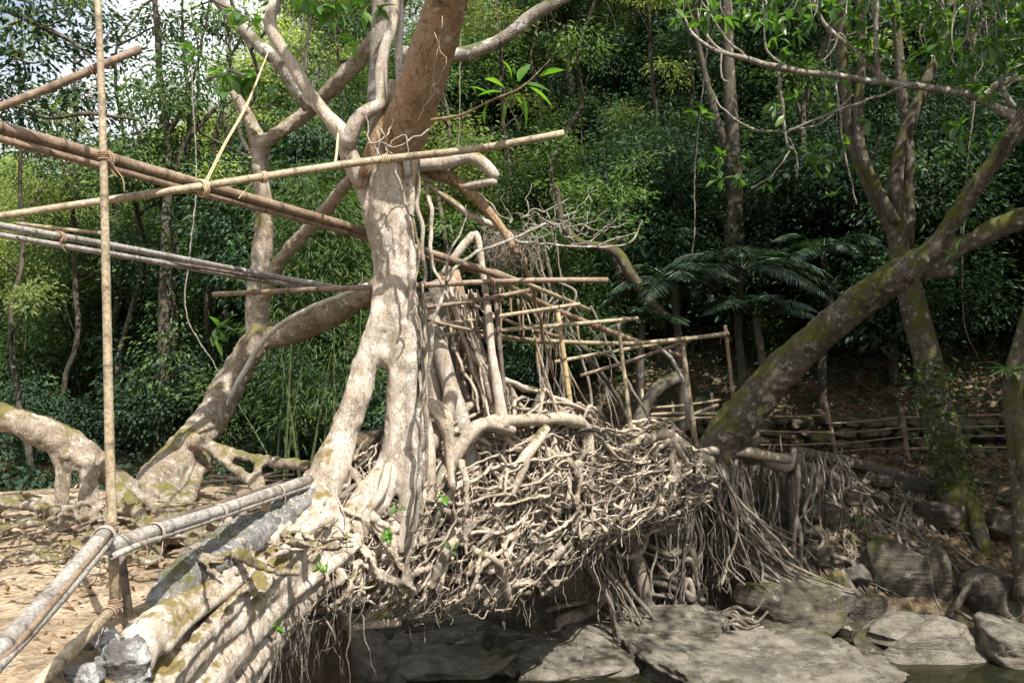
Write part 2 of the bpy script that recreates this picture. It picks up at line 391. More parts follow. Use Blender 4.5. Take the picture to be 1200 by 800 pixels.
# ------------------------------------------------------------------ terrain
def yb(x): return np.interp(x, [-40, -9, -4, -1, 1.0, 3, 6, 30], [34, 16.5, 14.0, 12.8, 11.6, 10.9, 10.5, 9.5])
def height(x, y):
    x = np.asarray(x, float); y = np.asarray(y, float)
    s = y - yb(x)
    b = np.interp(s, [-4, -1.6, -0.5, 0.1, 0.5, 1.5, 2.5, 2.9, 3.9, 4.5, 9, 30, 70, 200], [-.55, -.5, -.3, 0.1, .7, 1.3, 1.62, 1.70, 1.73, 2.2, 5.7, 21, 36, 40])
    q = x / np.maximum(y, 1.0)
    hs = np.interp(q, [-0.9, -0.55, -0.42, -0.3, -0.12, 0.0], [.22, .30, .42, .62, .95, 1.0])
    b = np.where(b > 1.75, 1.75 + (b - 1.75) * hs, b)
    xe = np.interp(y, [0, 3.4, 4.5, 6, 8], [-1.35, -1.72, -1.72, -1.75, -1.8])
    m1 = (1 - sstep(xe, xe + 0.55, x)) * (1 - sstep(7.6, 9.2, y))
    m2 = 1 - sstep(0.7, 2.6, y)
    far = 1 - sstep(4, 9, s)
    nse = fbm(np.stack([x, y, 0 * x], -1).reshape(-1, 3) * 0.9, 4).reshape(x.shape)
    h = b + nse * np.where(s > 0, 0.35, 0.12)
    h = np.maximum(h, m2 * 2.1 - 0.6 + 0.15 * nse)
    h = h * (1 - m1) + m1 * (2.13 + 0.06 * nse)
    return h
def warp(a, b, n, c, k):
    t = np.linspace(-1, 1, n); s = np.sinh(t * k) / math.sinh(k)
    return np.where(s < 0, c + s * (c - a), c + s * (b - c))
gx = warp(-260, 260, 300, 1, 4.2); gy = warp(-120, 420, 320, 9, 4.2)
X, Y = np.meshgrid(gx, gy, indexing='ij'); Z = height(X, Y)
mb = MB(); nx, ny = X.shape
ii = (np.arange(nx - 1)[:, None] * ny + np.arange(ny - 1)[None, :]).ravel()
mb.add(np.stack([X, Y, Z], -1).reshape(-1, 3), np.stack([ii, ii + ny, ii + ny + 1, ii + 1], 1))
struct('ground', mb, M['ground'])
def gd(px, py, lift=0.0):
    """distance at which the line of sight through a photo point meets the ground of the far bank"""
    d = np.arange(9.6, 40, 0.03); g = height((px - 600) / F * d, d) + lift - (CZ + (HY - py) / F * d)
    k = np.argmax(g > 0); return float(d[k]) if g[k] > 0 else 40.0
def hgt(x, y): return float(height(np.array([x]), np.array([y]))[0])
# trodden sandy path over the near bank
gx = np.linspace(-7, -0.9, 180); gy = np.linspace(0.2, 8.6, 220); X, Y = np.meshgrid(gx, gy, indexing='ij')
Z = height(X, Y) + 0.006 + 0.02 * (fbm(np.stack([X, Y, 0 * X], -1).reshape(-1, 3) * 5, 3).reshape(X.shape) + 0.4)
mb = MB(); nx, ny = X.shape; ii = (np.arange(nx - 1)[:, None] * ny + np.arange(ny - 1)[None, :]).ravel()
keep = (Z.ravel() > 1.8)
Q = np.stack([ii, ii + ny, ii + ny + 1, ii + 1], 1); Q = Q[keep[Q].all(1)]
mb.add(np.stack([X, Y, Z], -1).reshape(-1, 3), Q); struct('path', mb, M['sand'])
mb = MB(); mb.add([(-60, -6, 0), (40, -6, 0), (40, 40, 0), (-60, 40, 0)], [(0, 1, 2, 3)]); struct('river_water', mb, M['water'])

# ------------------------------------------------------------------ foliage
def leaves_into(mb, pos, dirv, L, W, tone, fold=0.25, nv=None):
    """folded diamond leaves: pos base, dirv unit direction, L/W arrays"""
    n = len(pos); dirv = nrm(dirv)
    up = np.tile([0, 0, 1.0], (n, 1)) + 0.55 * RNG.normal(size=(n, 3)) if nv is None else nv
    side = nrm(np.cross(dirv, up)); nor = np.cross(side, dirv)
    L = np.broadcast_to(L, (n,))[:, None]; W = np.broadcast_to(W, (n,))[:, None]
    b = pos; t = pos + dirv * L - nor * L * 0.12
    l = pos + dirv * L * 0.45 - side * W * 0.5 + nor * W * fold; r = pos + dirv * L * 0.45 + side * W * 0.5 + nor * W * fold
    V = np.stack([b, l, t, r], 1).reshape(-1, 3)
    i = np.arange(n) * 4
    T = np.concatenate([np.stack([i, i + 2, i + 1], 1), np.stack([i, i + 3, i + 2], 1)])
    mb.add(V, None, T, np.repeat(np.broadcast_to(tone, (n,)), 4))
def crown(mb, lobes, nclus, nleaf, L, W, droop=0.35, cr=0.38, shell=0.45):
    lobes = np.asarray(lobes, float)     # x y z rx ry rz
    wts = lobes[:, 3] * lobes[:, 4] * lobes[:, 5]; k = RNG.choice(len(lobes), nclus, p=wts / wts.sum())
    d = nrm(RNG.normal(size=(nclus, 3))); rr = RNG.random(nclus) ** shell
    c = lobes[k, :3] + d * rr[:, None] * lobes[k, 3:]
    ct = np.clip(0.45 + 0.22 * RNG.normal(size=nclus), 0, 1)
    cs = cr * (0.6 + 0.8 * RNG.random(nclus))
    cdir = nrm(d * [1, 1, 0.3] + 0.4 * RNG.normal(size=(nclus, 3)))
    i = np.repeat(np.arange(nclus), nleaf); n = len(i)
    o = RNG.normal(size=(n, 3)) * [0.6, 0.6, 0.28] * cs[i][:, None]
    pos = c[i] + o
    dr = nrm(o * 1.2 + cdir[i] * cs[i][:, None] * 0.7); dr[:, 2] -= droop; dr = nrm(dr + 0.25 * RNG.normal(size=(n, 3)))
    tone = np.clip(ct[i] + 0.13 * RNG.normal(size=n), 0, 1)
    leaves_into(mb, pos, dr, L * (0.65 + 0.7 * RNG.random(n)), W * (0.7 + 0.6 * RNG.random(n)), tone)
    return c
def wig(a, b, n=5, amp=0.1):
    a = np.asarray(a, float); b = np.asarray(b, float); t = np.linspace(0, 1, n)[:, None]
    p = a * (1 - t) + b * t; L = np.linalg.norm(b - a)
    o = RNG.normal(size=(n, 3)) * amp * L; o[0] = 0; o[-1] = 0
    return p + o
def tree_proto(name, h, tr, cz, R, nl, nclus, nleaf, L, W, mat, droop=0.35, label='', cat='tree', lean=0.05, flat=0.75, vines=0):
    r = thing(name, label, cat, (0, 0, 0))
    t = MB(); top = np.array([RNG.normal() * lean * h, RNG.normal() * lean * h, h * 0.82])
    pts = wig((0, 0, -0.4), top, 6, 0.025); c = t.tube(pts, np.linspace(tr * 1.25, tr * 0.45, 6), 9, 0.25, 0.1)
    lob = []
    for k in range(nl):
        a = k * 2.4 + RNG.random(); q = R * (0.25 + 0.55 * RNG.random()); z = cz + (RNG.random() - 0.5) * (h - cz) * 1.1
        s = R * (0.36 + 0.26 * RNG.random())
        lob.append((top[0] * z / h + q * math.cos(a), top[1] * z / h + q * math.sin(a), z, s, s, s * flat))
    f = MB(); cc = crown(f, lob, nclus, nleaf, L, W, droop)
    for lb in lob:
        i = np.argmin(abs(c[:, 2] - max(lb[2] - R * 0.5, h * 0.25)))
        t.tube(wig(c[i], lb[:3], 4, 0.07), [tr * 0.4, tr * 0.3, tr * 0.2, tr * 0.08], 6, 0.15)
    for k in RNG.choice(len(cc), min(70, len(cc)), replace=False):
        lb = min(lob, key=lambda q: np.linalg.norm(cc[k] - np.array(q[:3])))
        t.tube(wig(lb[:3], cc[k], 3, 0.1), [0.02, 0.014, 0.006], 4, 0.3)
    for k in range(vines):
        a = cc[RNG.integers(len(cc))]; b = a * [1, 1, 0]; b[2] = max(0.2, a[2] - 1 - 3 * RNG.random())
        t.tube(wig(a, b, 5, 0.03), 0.008, 4, 0.2)
    part('trunk', t, M['jungle_bark'], r); part('crown', f, mat, r)
    return r

REGIONS = []
def place(proto, used, x, y, s, rz, label, group, zoff=0.0, sz=1.0):
    o = proto if not used.get(proto.name) else copy_tree(proto)
    used[proto.name] = 1
    o.location = (x, y, hgt(x, y) + zoff); o.scale = (s, s, s * sz); o.rotation_euler = (0, 0, rz)
    o['label'] = label; o['group'] = group
    return o
used = {}
tp = []
tp.append(tree_proto('broadleaf_tree', 8, 0.16, 5.2, 2.6, 10, 640, 30, 0.145, 0.06, M['leaf_dark']))
tp.append(tree_proto('broadleaf_tree', 9, 0.15, 6.0, 2.3, 10, 620, 30, 0.125, 0.05, M['leaf_mid'], vines=6))
tp.append(tree_proto('fine_leaved_tree', 7.5, 0.12, 4.8, 2.4, 11, 760, 36, 0.095, 0.034, M['leaf_mid'], 0.15))
tp.append(tree_proto('hillside_tree', 8.5, 0.14, 5.6, 2.5, 11, 680, 32, 0.125, 0.045, M['leaf_haze_lit'], 0.3, vines=5))
tp.append(tree_proto('hillside_tree', 7, 0.11, 4.6, 2.2, 10, 680, 32, 0.10, 0.037, M['leaf_haze_lit'], 0.2))
tp.append(tree_proto('dark_tree', 9, 0.17, 5.5, 2.8, 11, 680, 30, 0.14, 0.056, M['leaf_dark'], 0.4, vines=8))
tp.append(tree_proto('understorey_tree', 4.6, 0.06, 2.4, 1.7, 12, 620, 34, 0.10, 0.04, M['leaf_mid'], 0.3))
tp.append(tree_proto('understorey_tree', 5.2, 0.07, 2.7, 1.9, 12, 620, 32, 0.12, 0.05, M['leaf_dark'], 0.35, vines=4))
tp.append(tree_proto('understorey_tree', 5.4, 0.06, 2.8, 1.8, 13, 520, 30, 0.105, 0.042, M['leaf_haze_lit'], 0.3, vines=3))
sp = []
def shrub_proto(name, h, R, nclus, nleaf, L, W, mat, droop):
    r = thing(name, '', 'shrub', (0, 0, 0)); t = MB(); f = MB()
    lob = [(R * 0.5 * math.cos(a), R * 0.5 * math.sin(a), h * z, R * 0.55, R * 0.55, h * 0.34) for a, z in ((0, .5), (2.1, .62), (4.2, .45), (1.1, .78), (5.3, .28))]
    cc = crown(f, lob, nclus, nleaf, L, W, droop, 0.26, 0.5)
    for k in range(14): t.tube(wig((RNG.normal() * .08, RNG.normal() * .08, -0.15), cc[k], 4, 0.06), [0.02, 0.015, 0.01, 0.005], 5, 0.15)
    part('stems', t, M['jungle_bark'], r); part('foliage', f, mat, r)
    return r
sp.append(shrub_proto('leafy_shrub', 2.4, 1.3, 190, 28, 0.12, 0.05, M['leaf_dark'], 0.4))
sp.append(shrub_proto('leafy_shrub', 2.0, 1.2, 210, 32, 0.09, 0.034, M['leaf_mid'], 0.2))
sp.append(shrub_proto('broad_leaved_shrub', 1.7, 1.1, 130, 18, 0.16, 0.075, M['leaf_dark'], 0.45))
sp.append(shrub_proto('hazy_shrub', 2.2, 1.2, 200, 30, 0.105, 0.04, M['leaf_haze_lit'], 0.25))  # far haze put into its leaf colour

def at(px, d): return (px - 600) / F * d
def region(px):
    return 'left' if px < 420 else ('mid' if px < 800 else 'right')
TL = {'left': ('tall jungle tree on the bright hillside beyond the left fig trunk', 'jungle trees on the left hillside'),
      'mid': ('dense jungle tree on the slope behind the bamboo railing', 'jungle trees behind the bridge'),
      'right': ('dark jungle tree on the shaded slope behind the leaning tree', 'jungle trees on the shaded slope')}
SL = {'left': ('leafy shrub crowding the far bank behind the arching root', 'shrubs on the left bank'),
      'mid': ('dark leafy shrub on the bank behind the bamboo railing', 'shrubs behind the bridge'),
      'right': ('shaded shrub above the mossy stone wall', 'shrubs above the stone wall')}
R_ = random.Random(11)
def rows():
    for d, sp_, jit in ((17.5, 175, 1.0), (21, 150, 1.2), (25, 130, 1.5), (30, 115, 2), (37, 105, 3), (46, 100, 4)):
        px = -220 + R_.random() * 60
        while px < 1420:
            yield px, d + R_.uniform(-jit, jit); px += sp_ * R_.uniform(0.8, 1.2)
for px, d in rows():
    rg = region(px)
    if rg == 'left' and d < 20 and px < 60 : continue
    x = at(px, d)
    if d < yb(x) + 2.5: continue
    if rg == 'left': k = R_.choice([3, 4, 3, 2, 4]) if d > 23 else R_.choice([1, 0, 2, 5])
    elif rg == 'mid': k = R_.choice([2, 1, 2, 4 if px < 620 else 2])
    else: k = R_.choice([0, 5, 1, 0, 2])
    if rg == 'mid' and d > 26: k = R_.choice([3, 4, 2] if px < 640 else [0, 2, 5])  # shade put into the leaf choice: darker leaves towards the right
    if rg != 'left' and d < 23: continue
    s = R_.uniform(0.85, 1.25)
    if rg == 'left' and px < 260: s *= 1.0
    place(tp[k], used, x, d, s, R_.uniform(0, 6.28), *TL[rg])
for d, st, jit in ((14.6, 88, 0.6), (16.2, 84, 0.8), (18.5, 80, 1.0), (22, 80, 1.0), (27, 75, 2), (34, 62, 2), (44, 55, 4)):
    px = -160 + R_.random() * 40
    while px < 1330:
        rg = region(px); dd = d + R_.uniform(-jit, jit); x = at(px, dd)
        if d > 30 and px > 330: break
        if dd > yb(x) + (0.6 if rg == 'left' else 4.6):
            if rg == 'left': k = R_.choice([0, 1, 0, 2, 0])
            elif rg == 'mid': k = R_.choice([0, 1, 2, 0])
            else: k = R_.choice([0, 2, 0, 1])
            if d > 25 and rg == 'left': k = 3
            place(sp[k], used, x, dd, R_.uniform(0.7, 1.3) * (1.7 if d > 21 and rg == 'left' else 1), R_.uniform(0, 6.28), *SL[rg], -0.1)
        px += st * R_.uniform(0.75, 1.25)
for d, st, jit in ((16.6, 120, .8), (19.5, 105, 1.2), (23.5, 95, 1.5), (28, 90, 2)):
    px = 430 + R_.random() * 50
    while px < 1330:
        rg = region(px); dd = d + R_.uniform(-jit, jit); x = at(px, dd)
        if dd > yb(x) + 5.0: place(tp[(8 if d > 19 and px < 610 else 6) if (rg == 'mid' and R_.random() < .7) else 7], used, x, dd, R_.uniform(.7, 1.15), R_.uniform(0, 6.28), *({'mid': ('low fine leaved tree filling the slope behind the bamboo railing', 'understorey trees behind the bridge'), 'right': ('low dark tree filling the shaded slope above the stone wall', 'understorey trees on the shaded slope')}[rg]), -0.3)
        px += st * R_.uniform(.75, 1.25)
# a few nearer big-leaved bushes by the left bank
for px, d, s in ((0, 13.6, 1.2), (140, 14.6, 1.1), (250, 14.6, 1.0), (-60, 15.2, 1.5), (470, 15, 1.0)):
    place(sp[2], used, at(px, d), d, s, px * .7, 'big leaved bush on the left bank nearest the arching root', 'big leaved bushes on the left bank', -.1)
# slim trunks standing among the foliage
slim = []
for q in range(3):
    r = thing('slim_tree', '', 'tree', (0, 0, 0)); t = MB(); top = np.array([RNG.normal() * .5, RNG.normal() * .3, 9.5])
    c = t.tube(wig((0, 0, -.4), top, 8, .022), np.linspace(.075, .022, 8), 8, .2, .12, wob=.03)
    f = MB(); lob = []
    for z in (.42, .55, .66, .78, .9, 1.0):
        k = int(z * (len(c) - 1)); e = c[k] + [RNG.normal() * .9, RNG.normal() * .6, .5 + .4 * RNG.random()]; t.tube(wig(c[k], e, 4, .08), [.03, .022, .015, .007], 6, .15); lob.append((*e, .6, .6, .35))
    crown(f, lob, 110, 22, .12, .048, .4, .26)
    for k in range(5): a = c[RNG.integers(len(c) // 2, len(c))]; t.tube(wig(a, a + [RNG.normal() * .3, RNG.normal() * .2, -1.5 - 2 * RNG.random()], 5, .05), .008, 4, .15)
    part('trunk', t, M['jungle_bark'], r); part('crown', f, M[('leaf_haze_lit', 'leaf_dark', 'leaf_mid')[q]], r); slim.append(r)
for q, (px, d) in enumerate(((25, 17), (75, 19), (140, 18), (245, 17), (278, 19.5), (335, 16.6), (352, 19), (405, 18), (545, 16.8), (590, 18), (632, 20), (668, 17), (765, 18.5), (815, 20), (925, 17.2), (990, 19), (1150, 17), (300, 24), (230, 25), (380, 26))):
    rg = region(px)
    place(slim[q % 3], used, at(px, d), d, .8 + .4 * R_.random(), R_.uniform(0, 6.28), {'left': 'slim bare stemmed tree among the left bank foliage', 'mid': 'slim bare stemmed tree in the foliage behind the railing', 'right': 'slim bare stemmed tree in the dark behind the leaning tree'}[rg], {'left': 'slim trees of the left bank', 'mid': 'slim trees behind the railing', 'right': 'slim trees on the shaded slope'}[rg])
# canopy trees standing off the edges of the photo; their crowns shade the right bank
for x, y, s, k, lab in ((10.5, 9.5, 1.35, 5, 'tall dark tree on the right bank beside the bridge'),
                        (13.0, 14.0, 1.4, 0, 'tall dark tree farthest right on the shaded slope')):
    o = place(tp[k], used, x, y, s, x * 1.7, lab, 'canopy trees of the right bank')

# ------------------------------------------------------------------ ground cover and litter (uncountable)
def scatter(name, n, xr, yr, cond, L, W, mat, upz, zmax, kindname):
    x = RNG.uniform(*xr, n); y = RNG.uniform(*yr, n); k = cond(x, y); x = x[k]; y = y[k]
    z = height(x, y); m = len(x)
    pos = np.stack([x, y, z + RNG.random(m) ** 2 * zmax + 0.01], 1)
    d = RNG.normal(size=(m, 3)); d[:, 2] = d[:, 2] * 0.3 + upz; d = nrm(d)
    patch = fbm(np.stack([x, y, 0 * x], 1) * 1.1, 3)
    mb = MB(); leaves_into(mb, pos, d, L * (0.5 + RNG.random(m)), W * (0.6 + 0.8 * RNG.random(m)), np.clip(0.5 + 0.5 * patch + 0.15 * RNG.normal(size=m), 0, 1))
    o = struct(name, mb, mat, 'stuff'); return o
scatter('undergrowth', 90000, (-20, 16), (11, 28), lambda x, y: (y - yb(x) > 4.4 + 0.0 * x) | ((x < -0.5) & (y - yb(x) > 0.5)), 0.13, 0.055, M['leaf_dark'], 0.35, 0.6, 'x')
scatter('leaf_litter', 26000, (0.5, 12), (10, 19), lambda x, y: (y - yb(x) > 0.3), 0.10, 0.05, M['litter'], 0.0, 0.02, 'x')
scatter('deck_litter', 2600, (-6, -1.4), (2, 8.3), lambda x, y: x < np.interp(y, [0, 4, 8], [-1.9, -1.7, -1.2]), 0.06, 0.03, M['litter'], 0.05, 0.01, 'x')

# ------------------------------------------------------------------ building from measured points
def T(*pts):
    """(px, py, distance, radius px) -> world points, radii; a missing distance or radius repeats the last one"""
    out = []; rr = []; d = 6; r = 5
    for p in pts:
        if len(p) > 2 and p[2] is not None: d = p[2]
        if len(p) > 3: r = p[3]
        out.append(P(p[0], p[1], d)); rr.append(r / F * d)
    return np.array(out), np.array(rr)
def tt(mb, *pts, **k):
    a, r = T(*pts); mb.tube(a, r, **k)
def bigleaf(mb, pos, d, L, W, tone, curl=0.25):
    d = nrm(np.asarray(d, float)); up = np.array([0, 0, 1.0]) + 0.35 * RNG.normal(size=3)
    s = nrm(np.cross(d, up)); nrml = np.cross(s, d)
    st = np.array([0, .12, .3, .5, .7, .88, 1.0]); wd = np.array([.04, .45, .85, 1.0, .8, .38, .0])
    V = []
    for a, b in zip(st, wd):
        m = pos + d * L * a - nrml * L * curl * a * a
        e = nrml * W * 0.5 * b * 0.35
        V += [m - s * W * .5 * b + e, m, m + s * W * .5 * b + e]
    Q = []
    for i in range(6):
        Q += [(3 * i, 3 * i + 1, 3 * i + 4, 3 * i + 3), (3 * i + 1, 3 * i + 2, 3 * i + 5, 3 * i + 4)]
    mb.add(V, Q, None, tone)
def rosette(mb, pos, d, n, L, W, spread=0.9, droop=0.25):
    d = nrm(np.asarray(d, float)); a0 = RNG.random() * 6.28
    u = nrm(np.cross(d, [0.3, 0.2, 0.9])); v = np.cross(d, u)
    for k in range(n):
        a = a0 + k * 6.283 / n + RNG.normal() * 0.25
        q = d * (0.35 + 0.4 * RNG.random()) + spread * (u * math.cos(a) + v * math.sin(a)); q[2] -= droop
        bigleaf(mb, pos + 0.015 * RNG.normal(size=3), q, L * (0.7 + 0.5 * RNG.random()), W * (0.8 + 0.4 * RNG.random()), np.clip(0.5 + 0.25 * RNG.normal(), 0, 1), 0.15 + 0.3 * RNG.random())

# ------------------------------------------------------------------ the big fig tree on the near end of the bridge
fig = thing('fig_tree', 'big pale fig tree with forked buttress roots on the near end of the bridge', 'tree', P(430, 600, 5.6))
b = MB(); K = dict(seg=16, step=0.05, lump=0.06)
tt(b, (466, 100, 5.85, 20), (460, 150, None, 27), (456, 190, None, 25), (456, 250, 5.8, 21), (461, 310, None, 20), (463, 350, None, 19), (464, 385, None, 17), (463, 430, None, 14), **K)
tt(b, (422, 190, 5.85, 9), (428, 230, None, 10), (441, 275, None, 10), (448, 320, None, 11), (444, 365, 5.75, 11), (437, 395, None, 11), (427, 430, None, 15), (417, 468, 5.7, 17), (404, 505, None, 18), (388, 548, 5.6, 22), (368, 590, 5.5, 27), (345, 625, 5.3, 26), **K)
tt(b, (440, 400, 5.78, 10), (448, 415, None, 13), (460, 420, None, 14), **K)
tt(b, (474, 380, 5.75, 12), (470, 420, None, 14), (464, 470, None, 13), (463, 510, None, 14), (458, 545, None, 18), (438, 580, 5.65, 23), (415, 610, 5.55, 27), (385, 640, 5.4, 27), **K)
tt(b, (486, 165, 5.75, 6), (482, 250, 5.75, 4), (484, 330, 5.72, 5), (485, 400, None, 6.5), (481, 460, None, 8), (483, 520, None, 9), (478, 580, None, 11), (466, 640, None, 10), (455, 700, None, 6), **K)
tt(b, (493, 360, 5.85, 4), (496, 400, None, 6), (493, 470, 5.8, 9), (491, 540, None, 10), (484, 600, None, 9), (470, 665, None, 8), **K)
# spreading roots at its foot
tt(b, (380, 590, 5.45, 24), (345, 628, 5.1, 16), (300, 660, 4.75, 13), (250, 688, 4.4, 16), (205, 718, 4.05, 22), (168, 752, 3.75, 26), (135, 800, 3.45, 28), (110, 850, 3.2, 25), **K)
tt(b, (395, 620, 5.45, 30), (350, 668, 5.15, 27), (305, 712, 4.85, 29), (255, 762, 4.5, 36), (215, 815, 4.2, 40), (180, 880, 3.9, 40), **K)
bb = MB()
tt(bb, (388, 568, 5.55, 12), (330, 602, 5.15, 23), (275, 634, 4.75, 32), (232, 664, 4.45, 33), (196, 696, 4.15, 25), (174, 720, 4.0, 12), flat=0.3, **K)
tt(bb, (370, 590, 5.5, 10), (320, 625, 5.15, 16), (262, 664, 4.75, 18), (215, 695, 4.35, 15), **K)
part('buttress_root', fuse(bb, .014, 2, .014, 22), M['buttress'], fig)
tt(b, (340, 612, 5.05, 6), (318, 628, 4.9, 10), (298, 648, 4.8, 10), (278, 668, 4.65, 9), **K)
tt(b, (430, 585, 5.6, 12), (420, 620, 5.5, 14), (400, 650, 5.4, 13), (370, 690, 5.2, 12), (330, 740, 5.0, 13), (290, 800, 4.8, 14), **K)
tt(b, (452, 560, 5.65, 8), (440, 600, 5.6, 9), (428, 625, 5.55, 7), (400, 665, 5.45, 9), (365, 720, 5.3, 10), **K)
tt(b, (465, 620, 5.7, 9), (440, 660, 5.65, 11), (405, 700, 5.55, 12), (350, 740, 5.4, 13), (300, 790, 5.2, 13), **K)
tt(b, (392, 615, 5.45, 22), (350, 655, 5.1, 20), (305, 695, 4.75, 20), (255, 735, 4.4, 24), (205, 775, 4.05, 28), (160, 820, 3.75, 30), **K)
tt(b, (410, 630, 5.5, 20), (365, 685, 5.2, 20), (310, 745, 4.9, 22), (265, 805, 4.6, 26), (240, 860, 4.4, 26), **K)
for q in range(13):
    s_ = RNG.random(); x0 = 400 - 60 * s_; y0 = 590 + 60 * s_; L_ = RNG.uniform(60, 190); w_ = RNG.uniform(-18, 30); r_ = RNG.uniform(3, 8)
    tt(b, (x0, y0, 5.35 - .3 * s_, r_), (x0 - L_ * .35, y0 + L_ * .30 + w_ * .3, 5.25 - .3 * s_ - L_ * .0022, r_), (x0 - L_ * .7, y0 + L_ * .62 + w_ * .6, 5.2 - .3 * s_ - L_ * .0048, r_), (x0 - L_, y0 + L_ * .95 + w_, 5.15 - .3 * s_ - L_ * .0072, r_ * .8), seg=10, step=.05, lump=.12)
tb = fuse(b, 0.015, 3, 0.008, 15)
part('trunk', tb, M['fig'], fig)
def limb(root, mat, *pts, name='limb', seg=12, lump=0.11, wob=0.012, tone=0.5, extra=()):
    m = MB(); tt(m, *pts, seg=seg, lump=lump, wob=wob, tone=tone)
    for e in extra: tt(m, *e, seg=8, lump=lump, wob=wob, tone=tone)
    return part(name, m, M[mat], root)
limb(fig, 'limb', (462, 195, 5.9, 22), (472, 158, 5.75, 27), (487, 115, 5.6, 28), (504, 65, 5.45, 27), (522, 5, 5.25, 25), (535, -60, 5.05, 26), (560, -190, 4.7, 26), (600, -420, 4.5, 22), (610, -700, 4.6, 14), seg=20, lump=0.06)
limb(fig, 'fig', (424, 215, 5.8, 11), (410, 185, 5.75, 11.5), (403, 158, 5.7, 10), (385, 138, None, 8), (362, 108, None, 7.5), (345, 78, None, 7.2), (327, 52, None, 7), (316, 28, None, 7), (322, 5, None, 7), (335, -20, None, 6.5), (350, -120, 5.6, 6))
limb(fig, 'fig', (404, 172, 5.7, 10), (416, 143, 5.65, 9.5), (432, 128, None, 9), (446, 120, None, 8), (446, 92, None, 6.8), (450, 60, None, 6.5), (462, 25, None, 6.5), (464, -20, 5.7, 6), (470, -140, 5.9, 6))
limb(fig, 'limb', (428, 205, 5.7, 8), (436, 170, None, 6), (446, 150, None, 5.5), (456, 132, None, 5), (470, 112, 5.75, 5))
limb(fig, 'white', (478, 205, 5.72, 4), (472, 120, None, 4.5), (468, 70, None, 4.5), (468, 10, None, 5), (466, -60, None, 5), lump=0.06)
limb(fig, 'grey', (448, 200, 6.4, 12), (443, 120, 6.6, 11), (446, 50, 6.7, 11), (450, -40, 6.8, 12), (450, -200, 7, 9))
limb(fig, 'fig', (478, 192, 5.95, 10), (520, 190, 6.0, 9), (550, 184, None, 8), (570, 196, None, 7.5), (582, 209, None, 6.5), extra=[((580, 212, 6.0, 6), (560, 216, 6.05, 5), (540, 219, 6.1, 5))])
limb(fig, 'limb', (488, 200, 6.1, 9), (520, 208, None, 7), (545, 222, None, 6.5), (565, 240, None, 6), (588, 268, None, 5), (604, 296, None, 4))
limb(fig, 'grey', (470, 62, 6.3, 8), (520, 66, 6.4, 8), (560, 58, None, 8), (596, 40, None, 7.5), (625, 18, None, 8), (668, -6, None, 7), (740, -50, 6.6, 5))
# pale hanging roots beside the trunk
def aroot(root, mat, *pts, wob=0.01, seg=7, name='aerial_root'):
    return limb(root, mat, *pts, name=name, seg=seg, lump=0.1, wob=wob, tone=float(0.35 + 0.4 * RNG.random()))
aroot(fig, 'fig', (484, 185, 5.95, 4), (489, 240, None, 3), (495, 290, None, 2.6), (497, 335, None, 1.8), wob=.03)
aroot(fig, 'fig', (498, 204, 6.05, 3), (502, 240, None, 2.6), (507, 290, None, 2.6), (514, 335, None, 1.6), wob=.03)
aroot(fig, 'fig', (498, 212, 6.05, 3), (530, 236, 6.1, 4), (560, 256, 6.2, 4.5), (586, 268, 6.3, 4), (604, 284, 6.4, 4))
aroot(fig, 'fig', (518, 322, 6.6, 4), (534, 298, None, 5), (548, 280, None, 4.8), (557, 273, None, 4), (562, 295, None, 3.8), (568, 340, None, 4.2), (575, 400, 6.55, 4.8), (582, 450, 6.5, 6), (588, 500, 6.5, 8))
aroot(fig, 'fig_brown', (446, 150, 5.5, 1.2), (462, 190, 5.45, 1.4), (475, 235, None, 1.5), (486, 270, None, 1.6), (491, 310, None, 1.5), (484, 370, 5.5, 1.2), wob=.03)
aroot(fig, 'grey', (548, 240, 5.6, .8), (531, 290, None, 1.4), (524, 325, None, 1.9), (513, 362, 5.55, 2.2), (507, 410, None, 2.4), (495, 460, None, 2.6), (494, 540, None, 3), (484, 620, None, 3), wob=.03)
aroot(fig, 'grey', (640, 262, 6.2, 1.4), (600, 279, 6.0, 1.8), (560, 295, 5.8, 2), (535, 312, 5.6, 2.2), (524, 330, 5.55, 2.5))
aroot(fig, 'grey', (598, 282, 6.6, 2), (640, 286, 7.0, 1.6), (690, 289, 7.3, 1.4), (735, 286, 7.6, 1.2), (753, 258, 7.7, .7))
aroot(fig, 'grey', (700, 289, 7.3, 1.2), (720, 280, None, 1.0), (745, 272, None, .7))
for p in ([(610, 255), (640, 244), (668, 236)], [(620, 270), (655, 262), (700, 270), (735, 262)], [(600, 262), (575, 240), (560, 225)], [(630, 255), (650, 262), (690, 250)]):
    aroot(fig, 'grey', *[(x, y, 6.8, 1.4 - 0.3 * i) for i, (x, y) in enumerate(p)], wob=0.03, seg=5)
for k in range(26):
    x = RNG.uniform(590, 690); y = 275 + 14 * RNG.normal(); a = RNG.uniform(-2.6, -.3); L = RNG.uniform(25, 75); d = 6.9 + (x - 600) * .006
    q = [(x + L * t * math.cos(a) + 4 * RNG.normal(), y + L * t * math.sin(a) * .7 + 4 * RNG.normal()) for t in (0, .35, .7, 1)]
    aroot(fig, 'grey', *[(u, v, d, .9 - .2 * i) for i, (u, v) in enumerate(q)], wob=.02, seg=5, name='twig')
